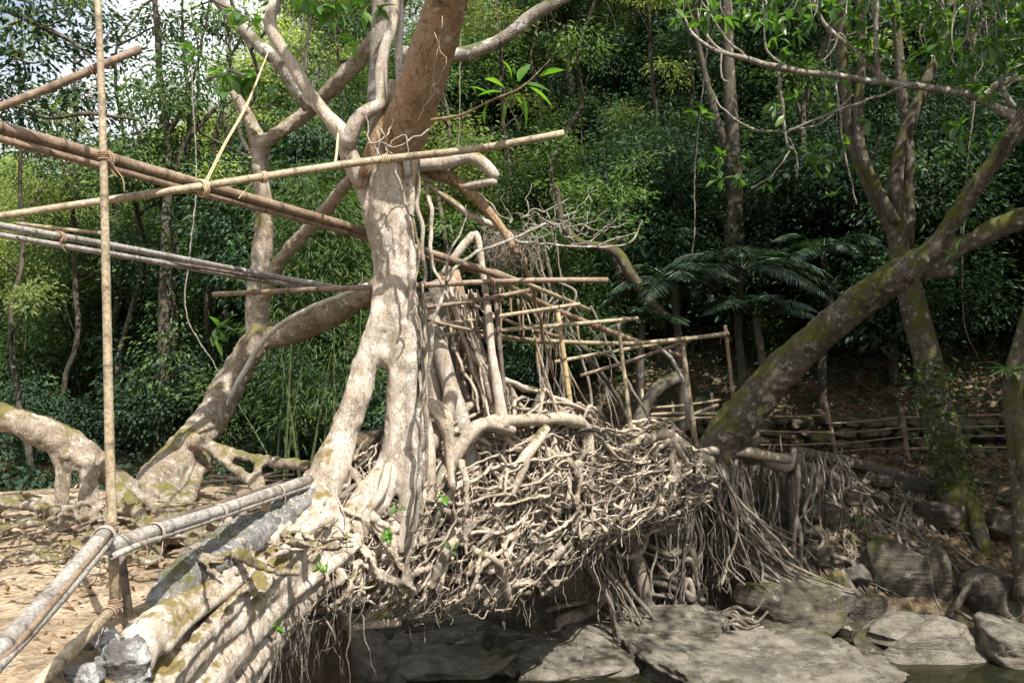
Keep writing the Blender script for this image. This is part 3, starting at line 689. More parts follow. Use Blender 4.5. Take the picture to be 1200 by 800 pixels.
# second root trunk behind: stout legs wrapped in thin strands
aroot(fig, 'fig', (503, 350, 6.5, 7), (513, 395, None, 8.5), (527, 450, None, 10), (540, 492, None, 11), (550, 560, None, 11), seg=12)
aroot(fig, 'root', (530, 455, 6.25, 9), (522, 488, None, 9), (508, 512, 6.15, 10), (500, 530, None, 8), seg=10)
aroot(fig, 'fig', (500, 345, 6.6, 8), (506, 420, None, 9), (512, 480, None, 9), (520, 540, None, 9), seg=10)
aroot(fig, 'limb', (524, 320, 7.0, 14), (540, 390, 7.1, 18), (562, 450, 7.2, 22), (584, 500, 7.4, 28), (600, 540, 7.5, 34), seg=16)
aroot(fig, 'root_dull', (515, 330, 7.0, 14), (522, 420, None, 16), (530, 520, None, 20), seg=12)
def strand_set(n, top, bot, d0, d1, rpx, mb=None, mats=None, sag=0.0, wob=0.04, names='aerial_root', root=None, stuff=None):
    """n thin strands from points near one line to points near another"""
    for k in range(n):
        a = np.array(top[0]) + (np.array(top[1]) - np.array(top[0])) * RNG.random() + RNG.normal(size=2) * 3
        c = np.array(bot[0]) + (np.array(bot[1]) - np.array(bot[0])) * RNG.random() + RNG.normal(size=2) * 4
        d = d0 + (d1 - d0) * RNG.random(); m = (a + c) / 2 + RNG.normal(size=2) * np.linalg.norm(a - c) * 0.04
        q = c * 0.75 + a * 0.25 + RNG.normal(size=2) * np.linalg.norm(a - c) * 0.03; q[1] += sag
        r = rpx * (0.5 + RNG.random() ** 2 * 1.1)
        pts, rr = T((*a, d, r * 0.8), (*m, None, r), (*q, None, r), (*c, d + 0.06 * RNG.normal(), r * 0.9))
        stuff.tube(pts, rr, 6, None, 0.1, tone=float(np.clip(0.5 + 0.22 * RNG.normal(), 0, 1)), wob=wob * 0.5)
ft = MB()
strand_set(26, ((520, 335), (560, 345)), ((545, 480), (594, 492)), 6.55, 6.9, 1.8, stuff=ft)
strand_set(10, ((545, 365), (565, 410)), ((575, 490), (602, 500)), 6.5, 6.8, 2.2, stuff=ft)
strand_set(7, ((486, 340), (500, 330)), ((465, 690), (490, 600)), 5.65, 5.8, 1.6, stuff=ft)
o = part('aerial_root_bundle', ft, M['root'], fig); o['kind'] = 'stuff'
ft = MB()   # hairy ball of rootlets above the railing
for k in range(210):
    a = np.array([598 + 16 * RNG.normal(), 282 + 7 * RNG.normal()]); c = a + np.array([9 * RNG.normal(), 12 + 26 * RNG.random()])
    pts, rr = T((*a, 6.9 + 0.1 * RNG.normal(), 0.6), (*((a + c) / 2 + 7 * RNG.normal(size=2)), None, 0.5), (*c, None, 0.3)); ft.tube(pts, rr, 4, 0.04, 0, wob=0.03, tone=0.3 + 0.4 * RNG.random())
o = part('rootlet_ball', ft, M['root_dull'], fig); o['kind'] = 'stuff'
aroot(fig, 'limb', (606, 285, 6.9, 3), (614, 310, None, 2.8), (626, 345, 7.3, 2.4), (636, 390, 7.8, 2), (648, 440, 8.3, 1.6), wob=.03)
# fibres hanging under the foot roots
ft = MB()
for k in range(250):
    t = RNG.random() ** .8; a = np.array([215 + 190 * t, 790 - 135 * t]) + RNG.normal(size=2) * 14
    c = a + np.array([-12 + 14 * RNG.normal(), 15 + 130 * RNG.random() ** 2]); d = 4.3 + 1.1 * t
    pts, rr = T((*a, d, 1.6 * RNG.random() + 0.5), (*((a + c) / 2 + 9 * RNG.normal(size=2)), None, 1.0), (*c, d + 0.1, 0.5)); ft.tube(pts, rr, 5, 0.05, 0.1, wob=0.02, tone=0.2 + 0.5 * RNG.random())
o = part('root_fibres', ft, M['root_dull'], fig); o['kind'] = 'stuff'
limb(fig, 'fig', (357, 598, 5.35, 5), (358, 628, 5.25, 5), (350, 648, 5.15, 5), (322, 662, 5.0, 5.5), (298, 675, 4.85, 6), (283, 700, 4.7, 6), (262, 735, 4.5, 6.5), (230, 768, 4.3, 8), (205, 795, 4.15, 9), (180, 830, 4.0, 10), name='root')
limb(fig, 'fig', (330, 640, 4.9, 8), (290, 672, 4.6, 9), (250, 702, 4.3, 9), (215, 730, 4.0, 10), (190, 760, 3.8, 10), name='root')
limb(fig, 'fig', (455, 540, 5.55, 5), (448, 575, 5.5, 6), (430, 600, 5.45, 5), (424, 620, None, 4), (428, 628, None, 3), name='root')
limb(fig, 'fig', (420, 628, 5.35, 8), (395, 655, 5.2, 8), (365, 680, 5.05, 7), (335, 705, 4.9, 6), (300, 735, 4.75, 7), name='root')
# leaves of the fig tree
def sprig(root, twig, leaves, mat, L, W, name='leaf_sprig'):
    m = MB(); tt(m, *twig, seg=6, lump=0.05); s = part(name, m, M['limb'], root)
    f = MB()
    for (px, py, d, dx, dz, sc) in leaves:
        bigleaf(f, P(px, py, d), (dx, RNG.normal() * 0.3, dz), L * sc, W * sc, float(np.clip(0.55 + 0.25 * RNG.normal(), 0, 1)))
    part('leaves', f, M[mat], s, root); return s
sprig(fig, ((505, 141, 5.4, 2), (540, 135, 5.2, 1.6), (575, 118, 5.0, 1.4), (612, 102, 4.9, 1.1), (645, 70, 4.8, 0.6)),
      [(592, 105, 4.95, -.5, .6, 1.0), (588, 108, 4.95, -.9, .1, .9), (608, 96, 4.9, .3, .9, 1.1), (612, 99, 4.9, 1, .05, 1.1), (618, 102, 4.9, .8, -.4, 1.15),
       (612, 112, 4.92, .3, -.9, 1.2), (604, 112, 4.92, .5, -.6, 1.0), (590, 118, 4.95, .1, -1, .9), (572, 121, 5, -.3, -.8, .8), (575, 112, 5, -.6, .5, .9), (632, 90, 4.85, .8, .4, .9), (600, 92, 4.9, -.2, .9, .8)], 'leaf_fresh', 0.16, 0.065)
lf = MB()
for px, py, d, n_ in ((265, 85, 5.9, 8), (280, 95, 5.9, 9), (300, 92, 5.9, 8), (315, 100, 5.9, 7), (250, 90, 6.0, 6), (275, 12, 5.8, 6), (292, 20, 5.8, 5), (375, 5, 5.7, 7), (392, 12, 5.7, 7), (360, 0, 5.7, 6), (425, 8, 5.6, 6), (405, 2, 5.7, 6), (445, 12, 5.6, 5), (230, 58, 6.2, 6), (340, -15, 5.7, 8), (415, 45, 6.2, 5)):
    rosette(lf, P(px, py, d), (RNG.normal() * 0.4, RNG.normal() * 0.4, -0.3), n_, 0.13, 0.05)
# its high crown, above the frame, throws the dapples on the deck and bridge
c_ = crown(lf, [(-0.9, 5.0, 7.6, 1.5, 1.3, .7), (3.9, 5.4, 8.5, 1.6, 1.4, .8), (-2.6, 3.2, 8.4, 1.3, 1.2, .7)], 60, 18, 0.19, 0.085, 0.4)
part('leaves', lf, M['leaf_fig'], fig)
tw = MB()
for q in ((-0.9, 5.0, 7.6), (3.9, 5.4, 8.5), (-2.6, 3.2, 8.4)): tw.tube(wig((0.03, 4.5, 8.0), q, 5, .06), np.linspace(.05, .015, 5), 7, .15)
for q in RNG.choice(len(c_), 40, replace=False): tw.tube(wig(min(((-0.9, 5.0, 7.6), (3.9, 5.4, 8.5), (-2.6, 3.2, 8.4)), key=lambda e: np.linalg.norm(np.array(e) - c_[q])), c_[q], 3, .08), [.015, .01, .005], 4, .3)
for q in ((240, 95, 275, 80), (300, 95, 268, 82), (385, 12, 360, -6), (250, 0, 295, 25)): tt(tw, (q[0], q[1], 5.9, 2), (q[2], q[3], 5.95, 2.5), seg=6)
tt(tw, (400, 38, 6.2, 2), (372, 10, 6.0, 2.4), (330, -40, 6, 3), seg=6); o = part('twigs', tw, M['grey'], fig); o['kind'] = 'stuff'

# ------------------------------------------------------------------ second fig tree on the far side of the deck
lft = thing('fig_tree', 'leaning fig tree with thick arching base root on the left edge of the deck', 'tree', P(190, 600, 7.6))
b = MB(); K = dict(seg=14, step=0.06, lump=0.12)
tt(b, (160, 592, 6.3, 18), (190, 556, 6.7, 22), (222, 522, 7.1, 22), (250, 487, 7.5, 19), (272, 443, 7.8, 17), (293, 410, None, 17), (306, 390, None, 15), **K)
tt(b, (300, 400, 7.9, 14), (340, 388, 7.8, 15), (382, 370, 7.6, 15), (420, 350, 7.3, 15), (450, 335, 7.0, 15), **K)
tt(b, (300, 405, 7.9, 13), (300, 360, None, 12), (303, 320, None, 11), (310, 265, None, 11), (307, 215, None, 10), (304, 165, None, 11), **K)
tt(b, (304, 170, 7.9, 11), (292, 140, None, 8), (278, 115, None, 7), (266, 92, None, 6), **K)
tt(b, (302, 172, 7.9, 9), (325, 156, 7.8, 8.5), (352, 138, None, 8.5), (385, 108, 7.6, 9), (420, 70, 7.4, 9.5), (452, 28, 7.2, 9.5), (480, -20, 7, 11), **K)
tt(b, (303, 385, 7.85, 9), (313, 340, 7.7, 8), (330, 303, 7.5, 8), (362, 268, 7.2, 8), (396, 228, 6.8, 8), (418, 200, 6.4, 7), **K)
tt(b, (-90, 462, 5.6, 18), (-30, 476, 5.7, 17), (20, 494, 5.75, 17), (60, 510, 5.8, 19), (95, 527, 5.9, 18), (130, 556, 6.1, 16), (165, 588, 6.3, 14), **K)
tt(b, (80, 530, 5.8, 12), (78, 552, None, 6.5), (75, 580, None, 5.5), (71, 620, None, 9), **K)
tt(b, (66, 525, 5.8, 8), (67, 552, None, 3), (65, 590, None, 2.6), (62, 618, None, 4), **K)
tt(b, (101, 538, 5.85, 12), (100, 560, None, 7), (99, 590, None, 6.5), (105, 624, None, 10), **K)
tt(b, (114, 545, 5.9, 6), (113, 575, None, 2.8), (116, 600, None, 2.8), (124, 622, None, 5), **K)
tt(b, (128, 552, 6.1, 12), (142, 578, 6.0, 9), (160, 598, 5.8, 9), (174, 620, 5.45, 8), (184, 648, 4.9, 7), **K)
tt(b, (135, 562, 6.1, 10), (160, 578, 6.1, 7), (182, 592, 6.1, 7), (207, 610, 5.75, 8), **K)
tt(b, (228, 528, 7.1, 14), (206, 556, 6.85, 12), (197, 590, 6.2, 11), (187, 625, 5.4, 11), (180, 655, 4.75, 9), **K)
tt(b, (236, 535, 7.1, 10), (226, 570, 6.7, 8), (214, 600, 6.0, 8), (208, 632, 5.2, 9), **K)
tt(b, (200, 516, 7.0, 6), (220, 514, 6.9, 8), (250, 524, None, 8), (285, 534, 6.9, 7), (320, 541, 6.8, 7), (362, 546, 6.5, 7), **K)
tt(b, (298, 536, 6.9, 5), (304, 555, 6.7, 5), (309, 582, 6.4, 4), **K)
tt(b, (250, 528, 6.9, 6), (270, 545, 6.8, 6), (292, 562, 6.7, 7), (312, 588, 6.4, 8), **K)
for pts in ([(0, 600, 6.6, 8), (30, 588, None, 10), (60, 592, None, 9), (75, 612, 6.4, 9), (60, 640, 6.0, 8), (20, 660, 5.6, 8)],
            [(-30, 640, 5.8, 7), (20, 628, 6, 6), (70, 612, 6.3, 7), (110, 605, 6.6, 8)], [(-20, 660, 5.2, 6), (30, 648, 5.5, 7), (70, 636, 5.8, 6), (100, 620, 6.2, 5)],
            [(150, 615, 6.6, 6), (200, 635, 6.2, 6), (240, 640, 6.0, 6), (275, 632, 6.0, 5)], [(205, 640, 6.2, 8), (220, 660, 5.6, 8), (205, 685, 5.2, 7), (180, 700, 4.9, 5)],
            [(230, 610, 6.6, 6), (250, 620, 6.2, 6), (232, 650, 5.7, 6), (225, 672, 5.3, 5)], [(250, 580, 7.0, 6), (285, 585, 6.8, 6), (320, 598, 6.4, 6), (345, 590, 6.2, 5)]):
    tt(b, *pts, seg=10, step=0.06, lump=0.15)
for k in range(120):
    x = RNG.uniform(-70, 340); y = RNG.uniform(592, 662) - max(0, x - 200) * .12; L = RNG.uniform(30, 130); s = RNG.normal() * 20; r = RNG.choice([1.5, 2.4, 3.6, 5.5], p=[.35, .3, .2, .15]); lift = RNG.uniform(0, .2) * (1 if x < 140 else .45)
    q = lambda px, py: (px, py, (CZ - 2.2 - lift - .04 * RNG.random()) / ((py - HY) / F), r)
    tt(b, q(x, y), q(x + L * .35, min(y + s * .3 + 6 * RNG.normal(), 690)), q(x + L * .7, min(max(y + s * .7 + 6 * RNG.normal(), 588), 690)), q(x + L, min(max(y + s, 588), 690)), seg=8, step=.04, lump=.25)
part('trunk', fuse(b, 0.02, 2, 0.010, 20, 4.0), M['fig_brown'], lft)
limb(lft, 'grey', (240, -20, 7.4, 8), (272, 22, None, 8), (300, 50, None, 7.5), (326, 74, None, 7.5), (350, 108, 7.5, 7), (362, 128, 7.6, 7))
limb(lft, 'white', (168, 440, 7.5, 2), (300, 408, 7.4, 3), (325, 380, 7.3, 3), (375, 352, 7.0, 3), (425, 332, 6.7, 3), name='aerial_root') if False else None
limb(lft, 'white', (262, 480, 7.5, 2.5), (285, 440, 7.5, 3), (305, 405, 7.45, 3), (330, 380, 7.35, 3), (375, 356, 7.1, 3), (430, 334, 6.8, 3), name='aerial_root')
lf = MB()
for px, py, n_ in ((262, 92, 7), (270, 105, 6), (255, 385, 5), (250, 395, 4), (285, 95, 5)): rosette(lf, P(px, py, 7.6), (RNG.normal() * .4, -0.3, 0.3), n_, 0.17, 0.07)
tt(lf, (262, 425, 7.7, 1.5), (255, 405, None, 1.2), (250, 388, None, 1), seg=5)
part('leaves', lf, M['leaf_fig'], lft)

# ------------------------------------------------------------------ the living root bridge
br = thing('root_bridge', 'living bridge of woven tan roots reaching over the river to the far bank', 'bridge', (1.0, 8.6, 1.4))
A_ = np.array([-1.10, 5.50]); B_ = np.array([2.80, 11.35]); DIR = nrm(B_ - A_); OUT = np.array([DIR[1], -DIR[0]])
U_ = [-.1, 0, .1, .2, .32, .45, .5, .56, .64, .72, .8, 1.0]; ZT = [2.35, 2.5, 2.72, 2.86, 2.84, 2.74, 2.6, 2.42, 2.46, 2.50, 2.3, 2.02]
UB = [-.1, 0, .2, .35, .45, .6, .8, 1.0]; ZB = [1.72, 1.62, 1.36, 1.30, 1.32, 1.42, 1.42, 1.3]
def S(u, v, o=0.0):
    u = np.asarray(u, float); v = np.asarray(v, float)
    zt = np.interp(u, U_, ZT); zb = np.interp(u, UB, ZB)
    bul = 0.18 * np.sin(np.pi * np.clip(v * 0.68 + 0.1, 0, 1)) - 0.30 * np.maximum(v - 0.78, 0) ** 1.2 * 2.2 - 0.08
    k = bul + o + 0.10 * vnoise(np.stack([u * 9, v * 3, 0 * u], -1).reshape(-1, 3)).reshape(u.shape)
    xy = A_ + (B_ - A_) * u[..., None] + OUT * k[..., None]
    return np.concatenate([xy, (zt + (zb - zt) * v)[..., None]], -1)
# earthy core
nu, nv = 110, 60
uu = np.linspace(-.02, 1.04, nu); mb = MB(); sec = []
for k in range(nv):
    t = k / nv
    if t < 0.42:   v = 1.02 - t / 0.42 * 1.0; p = S(uu, np.full(nu, v), -0.30)
    elif t < 0.5:  q = (t - 0.42) / 0.08; p = S(uu, np.full(nu, 0.03), -0.17 - 0.25 * q)
    elif t < 0.58: q = (t - 0.5) / 0.08; p = S(uu, np.full(nu, 0.03 + 0.4 * q), -0.45)
    elif t < 0.72: q = (t - 0.58) / 0.14; p = S(uu, np.full(nu, 0.45), -0.5 - 0.9 * q)
    elif t < 0.80: q = (t - 0.72) / 0.08; p = S(uu, np.full(nu, 0.45 - 0.3 * q), -1.45 - 0.15 * q)
    elif t < 0.9:  q = (t - 0.8) / 0.1; p = S(uu, np.full(nu, 0.15 + 0.85 * q), -1.75)
    else:          q = (t - 0.9) / 0.1; p = S(uu, np.full(nu, 1.02), -1.7 + 1.5 * q)
    wd_ = sstep(-.05, .3, uu); t0_ = S(uu, np.full(nu, v if t < .42 else .5), -0.17)
    if t >= .42: p[:, :2] = t0_[:, :2] + (p[:, :2] - t0_[:, :2]) * (0.25 + 0.75 * wd_)[:, None]
    sec.append(p)
G = np.stack(sec, 1); V = G.reshape(-1, 3)
V = V + 0.07 * np.stack([fbm(V * 3.2 + o, 4) for o in (0, 31, 57)], 1)
i = np.arange(nu - 1)[:, None] * nv; j = np.arange(nv)[None, :]; jn = (j + 1) % nv
mb.add(V, np.stack([i + j, i + jn, i + nv + jn, i + nv + j], -1).reshape(-1, 4), None, 0.5)
part('root_core', mb, M['core'], br)
roots = []
def uvroot(us, vs, os_, r0, r1, tone, wob):
    p = S(np.array(us), np.array(vs), np.array(os_)); roots.append((p, np.linspace(r0, r1, len(p)), tone, wob))
def rt(): return float(np.clip(0.5 + 0.27 * RNG.normal(), 0.02, 1))
# long ropes along the rim, the belly and the underside
for k in range(18):
    rim = (0, 0, 2, 0, 1, 2)[k % 6]; u0 = RNG.uniform(-.05, .7); u1 = min(1.02, u0 + RNG.uniform(.18, .5)); n_ = 7
    us = np.linspace(u0, u1, n_); c = (RNG.uniform(-.07, .10), RNG.uniform(.85, 1.02), RNG.uniform(.35, .85))[rim]
    vs = c + 0.06 * RNG.normal(size=n_) + RNG.uniform(-.15, .15) * np.linspace(-1, 1, n_)
    uvroot(us, vs, -0.02 + 0.08 * RNG.random(n_), RNG.uniform(.015, .04), RNG.uniform(.01, .028), rt(), 0.03)
# struts slanting from the rim down to the belly
SZ = [.007, .012, .018, .026, .036]; PZ = [.22, .30, .25, .15, .08]
for k in range(430):
    u0 = RNG.uniform(-.06, 1.0); v0 = RNG.uniform(-.08, .55); v1 = min(1.04, v0 + RNG.uniform(.25, .75)); n_ = 5
    sl = RNG.normal() * 0.055 + RNG.choice([-0.05, 0.02, 0.0])
    us = u0 + sl * np.linspace(0, 1, n_) + 0.008 * RNG.normal(size=n_); vs = np.linspace(v0, v1, n_)
    r = RNG.choice(SZ, p=PZ) * RNG.uniform(.8, 1.25)
    uvroot(us, vs, RNG.uniform(-.20, .09) + 0.035 * RNG.normal(size=n_), r, r * RNG.uniform(.6, 1), rt(), 0.02)
# diagonals climbing to the right
for k in range(330):
    u0 = RNG.uniform(-.05, .95); v0 = RNG.uniform(.05, 1.0); n_ = 4; L = RNG.uniform(.03, .12); s = RNG.choice([1, 1, -1])
    us = u0 + L * np.linspace(0, 1, n_); vs = v0 - s * L * RNG.uniform(.5, 5.5) * np.linspace(0, 1, n_) + 0.04 * RNG.normal(size=n_)
    r = RNG.choice(SZ, p=PZ) * RNG.uniform(.7, 1.2)
    uvroot(us, np.clip(vs, -.08, 1.06), RNG.uniform(-.18, .10) + 0.04 * RNG.normal(size=n_), r, r * RNG.uniform(.5, 1), rt(), 0.02)
# curls and knots
for k in range(60):
    u0 = RNG.uniform(0, .95); v0 = RNG.uniform(.05, .9); t = np.linspace(0, RNG.uniform(3, 6), 8) + RNG.random() * 6; q = RNG.uniform(.04, .10); r = RNG.uniform(.007, .017)
    uvroot(u0 + q * .13 * np.cos(t) + .006 * t, v0 + q * np.sin(t), RNG.uniform(-.04, .08) + .04 * np.sin(t * .7), r, r * .6, rt(), .01)
# thin wiry strands
for k in range(1000):
    u0 = RNG.uniform(-.06, 1.0); v0 = RNG.uniform(-.05, .95); n_ = 4; a = RNG.uniform(0, 6.28); L = RNG.uniform(.12, .55)
    us = u0 + 0.14 * L * math.cos(a) * np.linspace(0, 1, n_) + .004 * RNG.normal(size=n_); vs = v0 + L * abs(math.sin(a)) * np.linspace(0, 1, n_) + .02 * RNG.normal(size=n_)
    uvroot(us, np.clip(vs, -.1, 1.08), RNG.uniform(-.08, .10) + 0.025 * RNG.normal(size=n_), RNG.uniform(.002, .0055), .002, rt(), 0.012)
# strands hanging ragged below the right half
for k in range(60):
    u0 = RNG.uniform(.35, 1.0); p0 = S(np.array([u0]), np.array([RNG.uniform(.4, .95)]), np.array([RNG.uniform(-.2, .05)]))[0]; L = RNG.uniform(.1, .5); q = p0 + [RNG.normal() * .08, RNG.normal() * .05, -L]
    r = RNG.choice([.003, .006, .01], p=[.4, .4, .2]); roots.append((wig(p0, q, 4, .05), np.linspace(r, r * .6, 4), rt(), 0.012))
# loops and hairs hanging from the underside
for k in range(45):
    u0 = RNG.uniform(-.05, .62); L = RNG.uniform(.08, .4); p = S(np.array([u0]), np.array([1.0]), np.array([RNG.uniform(-.3, .08)]))[0]
    q = p + [RNG.normal() * .06, RNG.normal() * .05, -L]; roots.append((wig(p + [0, 0, .1], q, 4, 0.06), np.linspace(.005, .002, 4), rt(), 0.02))
# long ropes woven along the whole bridge
for k in range(46):
    u0 = RNG.uniform(-.05, .45); u1 = min(1.04, u0 + RNG.uniform(.35, .95)); n_ = 9; t = np.linspace(0, 1, n_)
    v0 = RNG.uniform(-.05, .8); dv = RNG.normal() * .22
    us = u0 + (u1 - u0) * t; vs = np.clip(v0 + dv * t + .05 * RNG.normal(size=n_), -.07, 1.0)
    uvroot(us, vs, RNG.uniform(-.03, .10) + .03 * RNG.normal(size=n_), RNG.uniform(.007, .02), RNG.uniform(.006, .014), rt(), .02)
# hand-placed thick roots seen in the photo
for pts in ([(545, 520, 6.3, 9), (560, 500, 6.4, 13), (590, 492, 6.6, 10), (630, 492, 7.2, 9), (660, 490, 7.6, 9), (684, 500, 8.0, 8), (690, 540, 8.0, 6), (684, 580, 8.0, 5)],
            [(505, 580, 6.1, 8), (525, 545, 6.15, 12), (545, 515, 6.2, 12), (565, 498, 6.3, 10), (600, 505, 6.6, 8)],
            [(480, 470, 6.1, 6), (500, 475, 6.1, 11), (520, 492, 6.1, 9), (527, 530, 6.1, 6), (530, 570, 6.1, 6)],
            [(497, 478, 6.1, 8), (503, 510, 6.05, 6), (505, 545, 6.0, 6), (500, 590, 6.0, 7), (488, 630, 5.95, 7)],
            [(640, 500, 7.2, 6), (618, 530, 7.0, 7), (600, 560, 6.9, 8), (585, 590, 6.8, 8), (560, 620, 6.7, 7), (540, 640, 6.6, 7)],
            [(735, 535, 8.9, 4), (712, 556, 8.65, 4.5), (694, 596, 8.35, 5), (672, 632, 8.05, 5), (640, 658, 7.7, 5), (605, 670, 7.35, 4.5), (580, 688, 7.0, 4)],
            [(690, 525, 8.2, 6), (710, 538, 8.5, 7), (735, 522, 8.9, 8), (760, 512, 9.3, 9), (776, 506, 9.6, 8), (800, 522, 10, 7), (830, 540, 10.6, 7)],
            [(820, 530, 10.6, 7), (855, 528, 11, 9), (890, 535, 11.2, 9), (925, 545, 11.4, 8), (932, 525, 11.4, 4)],
            [(800, 528, 10.2, 4), (780, 540, 9.8, 4), (755, 555, 9.3, 4), (730, 570, 8.9, 5), (700, 600, 8.5, 5)],
            [(850, 525, 10.8, 6), (880, 530, 11, 7), (925, 538, 11.2, 6)],
            [(510, 695, 6.5, 3.5), (530, 700, 6.5, 4), (552, 690, 6.5, 4), (560, 670, 6.5, 4), (575, 655, 6.5, 4)],
            [(360, 696, 5.95, 6), (400, 688, 6.0, 7), (440, 690, 6.1, 6), (480, 684, 6.3, 7), (520, 676, 6.45, 6), (560, 690, 6.6, 5)],
            [(400, 712, 5.95, 5), (430, 698, 6.0, 6), (470, 702, 6.2, 6), (500, 706, 6.35, 5), (540, 702, 6.5, 4)],
            [(470, 640, 6.0, 5), (476, 670, 6.05, 7), (480, 708, 6.15, 6)], [(530, 620, 6.2, 6), (518, 660, 6.2, 7), (512, 690, 6.2, 6)], [(440, 650, 5.95, 6), (425, 680, 6.0, 6), (405, 715, 6.0, 5)],
            [(540, 540, 6.05, 4), (545, 570, 6.0, 4), (545, 610, 6.0, 3), (546, 650, 6.05, 3)], [(556, 610, 6.1, 5), (540, 628, 6.1, 6), (520, 650, 6.05, 6), (505, 690, 6.05, 5)],
            [(600, 700, 6.9, 2), (640, 670, 7.3, 2), (668, 635, 7.6, 2), (680, 600, 7.8, 2)], [(690, 620, 8.1, 4), (660, 622, 7.8, 5), (640, 634, 7.5, 6), (620, 655, 7.2, 5), (590, 668, 7, 4.5), (570, 660, 6.8, 3)]):
    p, r = T(*pts); roots.append((p, r, 0.5 + 0.35 * RNG.random(), 0.015))
size = [float(np.mean(r) * np.linalg.norm(np.diff(p, axis=0), axis=1).sum()) for p, r, _, _ in roots]
order = np.argsort(size)[::-1]
tang = MB(); graft = MB(); n_ = 0
for k in order:
    p, r, tone, wob = roots[k]; mr = float(np.mean(r))
    if n_ < 99:
        m = MB(); m.tube(p, r, 12 if mr > .02 else 8, mr * .9 if mr > .015 else None, 0.34 if mr > .012 else 0.15, lf=.42 / mr, tone=tone, wob=wob, flat=.25 * RNG.random()); part('root', m, M['root'], br); n_ += 1
    elif mr > .0095: graft.tube(p, r, 8, None, 0.25, wob=wob)
    else: tang.tube(p, r, 6 if mr > .005 else 5, None, 0.12, tone=tone, wob=wob)
g = fuse(graft, 0.011, 1, 0.007, 34, 2.0)
for v_, t_ in ((g.arrays(), 0),): g.tone = [np.clip(.5 + 1.1 * fbm(v_ * 4.2, 3), 0, 1)]
g.add(np.vstack(tang.v), np.vstack(tang.q), np.vstack(tang.t), np.concatenate(tang.tone))
o = part('root_tangle', g, M['root'], br); o['kind'] = 'stuff'
# parapet on the hidden left side: a few ropes
m = MB()
for k in range(14):
    u0 = RNG.uniform(.35, .6); us = np.linspace(u0, u0 + .35, 6); m.tube(S(us, np.full(6, .12) + .06 * RNG.normal(size=6), np.full(6, -1.6)), RNG.uniform(.015, .03), 8, tone=rt(), wob=.05)
o = part('parapet_roots', m, M['root'], br)

# ------------------------------------------------------------------ leaning fig tree on the far bank
ln = thing('leaning_tree', 'thick mossy fig tree leaning up to the right from the far end of the bridge', 'tree', P(825, 560, 11))
b = MB(); K = dict(seg=16, step=0.08, lump=0.09)
tt(b, (800, 560, 11.0, 14), (828, 540, 11.0, 22), (860, 500, 10.9, 25), (905, 446, 10.7, 22), (960, 393, 10.4, 20), (1010, 352, 10.1, 19.5), (1060, 318, 9.8, 18), (1092, 294, 9.6, 15), (1112, 265, 9.5, 10.5), (1150, 210, 9.3, 10), (1190, 155, 9.1, 12), (1230, 90, 9.0, 13), (1290, -10, 9, 19), (1330, -160, 9.2, 17), **K)
tt(b, (1060, 320, 9.8, 15), (1095, 305, 9.65, 14), (1135, 284, 9.5, 11), (1180, 263, 9.4, 12.5), (1230, 243, 9.2, 14), (1320, 195, 9.0, 15), (1450, 80, 9, 16), **K)
tt(b, (1085, 310, 9.7, 13), (1108, 318, 9.6, 11), (1117, 318, 9.6, 7), **K)
for pts in ([(830, 540, 11, 12), (860, 536, 11.1, 8), (900, 540, 11.3, 7), (930, 548, 11.5, 7)], [(815, 545, 10.9, 11), (800, 545, 10.7, 7), (780, 540, 10.4, 7)], [(835, 545, 10.9, 10), (842, 580, 10.8, 6), (850, 620, 10.7, 6), (875, 660, 10.6, 5)], [(820, 545, 10.9, 12), (815, 590, 10.8, 7), (806, 640, 10.8, 6)], [(845, 520, 10.8, 10), (850, 560, 10.8, 7), (858, 600, 10.8, 5)]): tt(b, *pts, **K)
part('trunk', fuse(b, 0.028, 2, 0.014, 14, 8.0), M['dark'], ln)
br_ex = [((1040, 97, 9, 4), (1000, 60, 9, 3), (965, 25, 9, 2.4), (950, -10, 9, 2)), ((1030, 96, 9, 3), (1026, 50, 8.9, 3), (1025, -10, 8.9, 3)), ((870, 70, 9, 2.5), (840, 55, None, 2), (822, 30, None, 1.4), (818, 10, None, 1)),
         ((912, 85, 9, 2.4), (916, 120, None, 2), (921, 160, None, 1.6), (930, 175, None, 1)), ((920, 155, 9, 1.6), (880, 150, None, 1.4), (845, 125, None, 1.2), (828, 95, None, .8)), ((920, 155, 9, 1.4), (960, 145, None, 1.2), (985, 125, None, 1), (1000, 110, None, .9)),
         ((1060, 100, 9, 2), (1010, 120, 8.9, 1.6), (980, 130, None, 1.4), (925, 153, None, 1.2)), ((980, 95, 9, 1.4), (985, 140, None, 1.3), (990, 180, None, 1.1), (1004, 240, None, .8)), ((845, 60, 9, 1.2), (846, 90, None, 1), (855, 96, None, .7)),
         ((1150, 118, 9.05, 4), (1172, 98, 9, 4), (1200, 92, 9, 4)), ((1172, 98, 9, 3), (1188, 125, 9.1, 5)), ((880, 72, 9, 1.6), (850, 45, None, 1.2), (835, 20, None, .9), (815, -10, None, .7)), ((935, 88, 9, 1.4), (900, 60, None, 1.4), (895, 20, None, 1.2), (893, -10, None, 1)),
         ((1000, 60, 9, 1.6), (985, 40, None, 1.2), (975, 60, None, .9), (960, 75, None, .8)), ((925, 178, 9, 1), (905, 205, None, .9), (880, 220, None, .8)), ((925, 160, 9, 1), (935, 190, None, .8), (934, 208, None, .6))]
limb(ln, 'grey', (1200, 142, 9.1, 7), (1165, 125, 9.1, 5), (1130, 110, 9.05, 4.6), (1080, 102, 9, 4.2), (1035, 97, None, 4), (985, 90, None, 3.4), (950, 86, None, 3.4), (905, 78, None, 4), (870, 68, None, 3.2), (838, 58, None, 2.4), (812, 40, None, 1.8), (802, 20, None, 1.2), extra=br_ex, seg=9)
lf = MB()
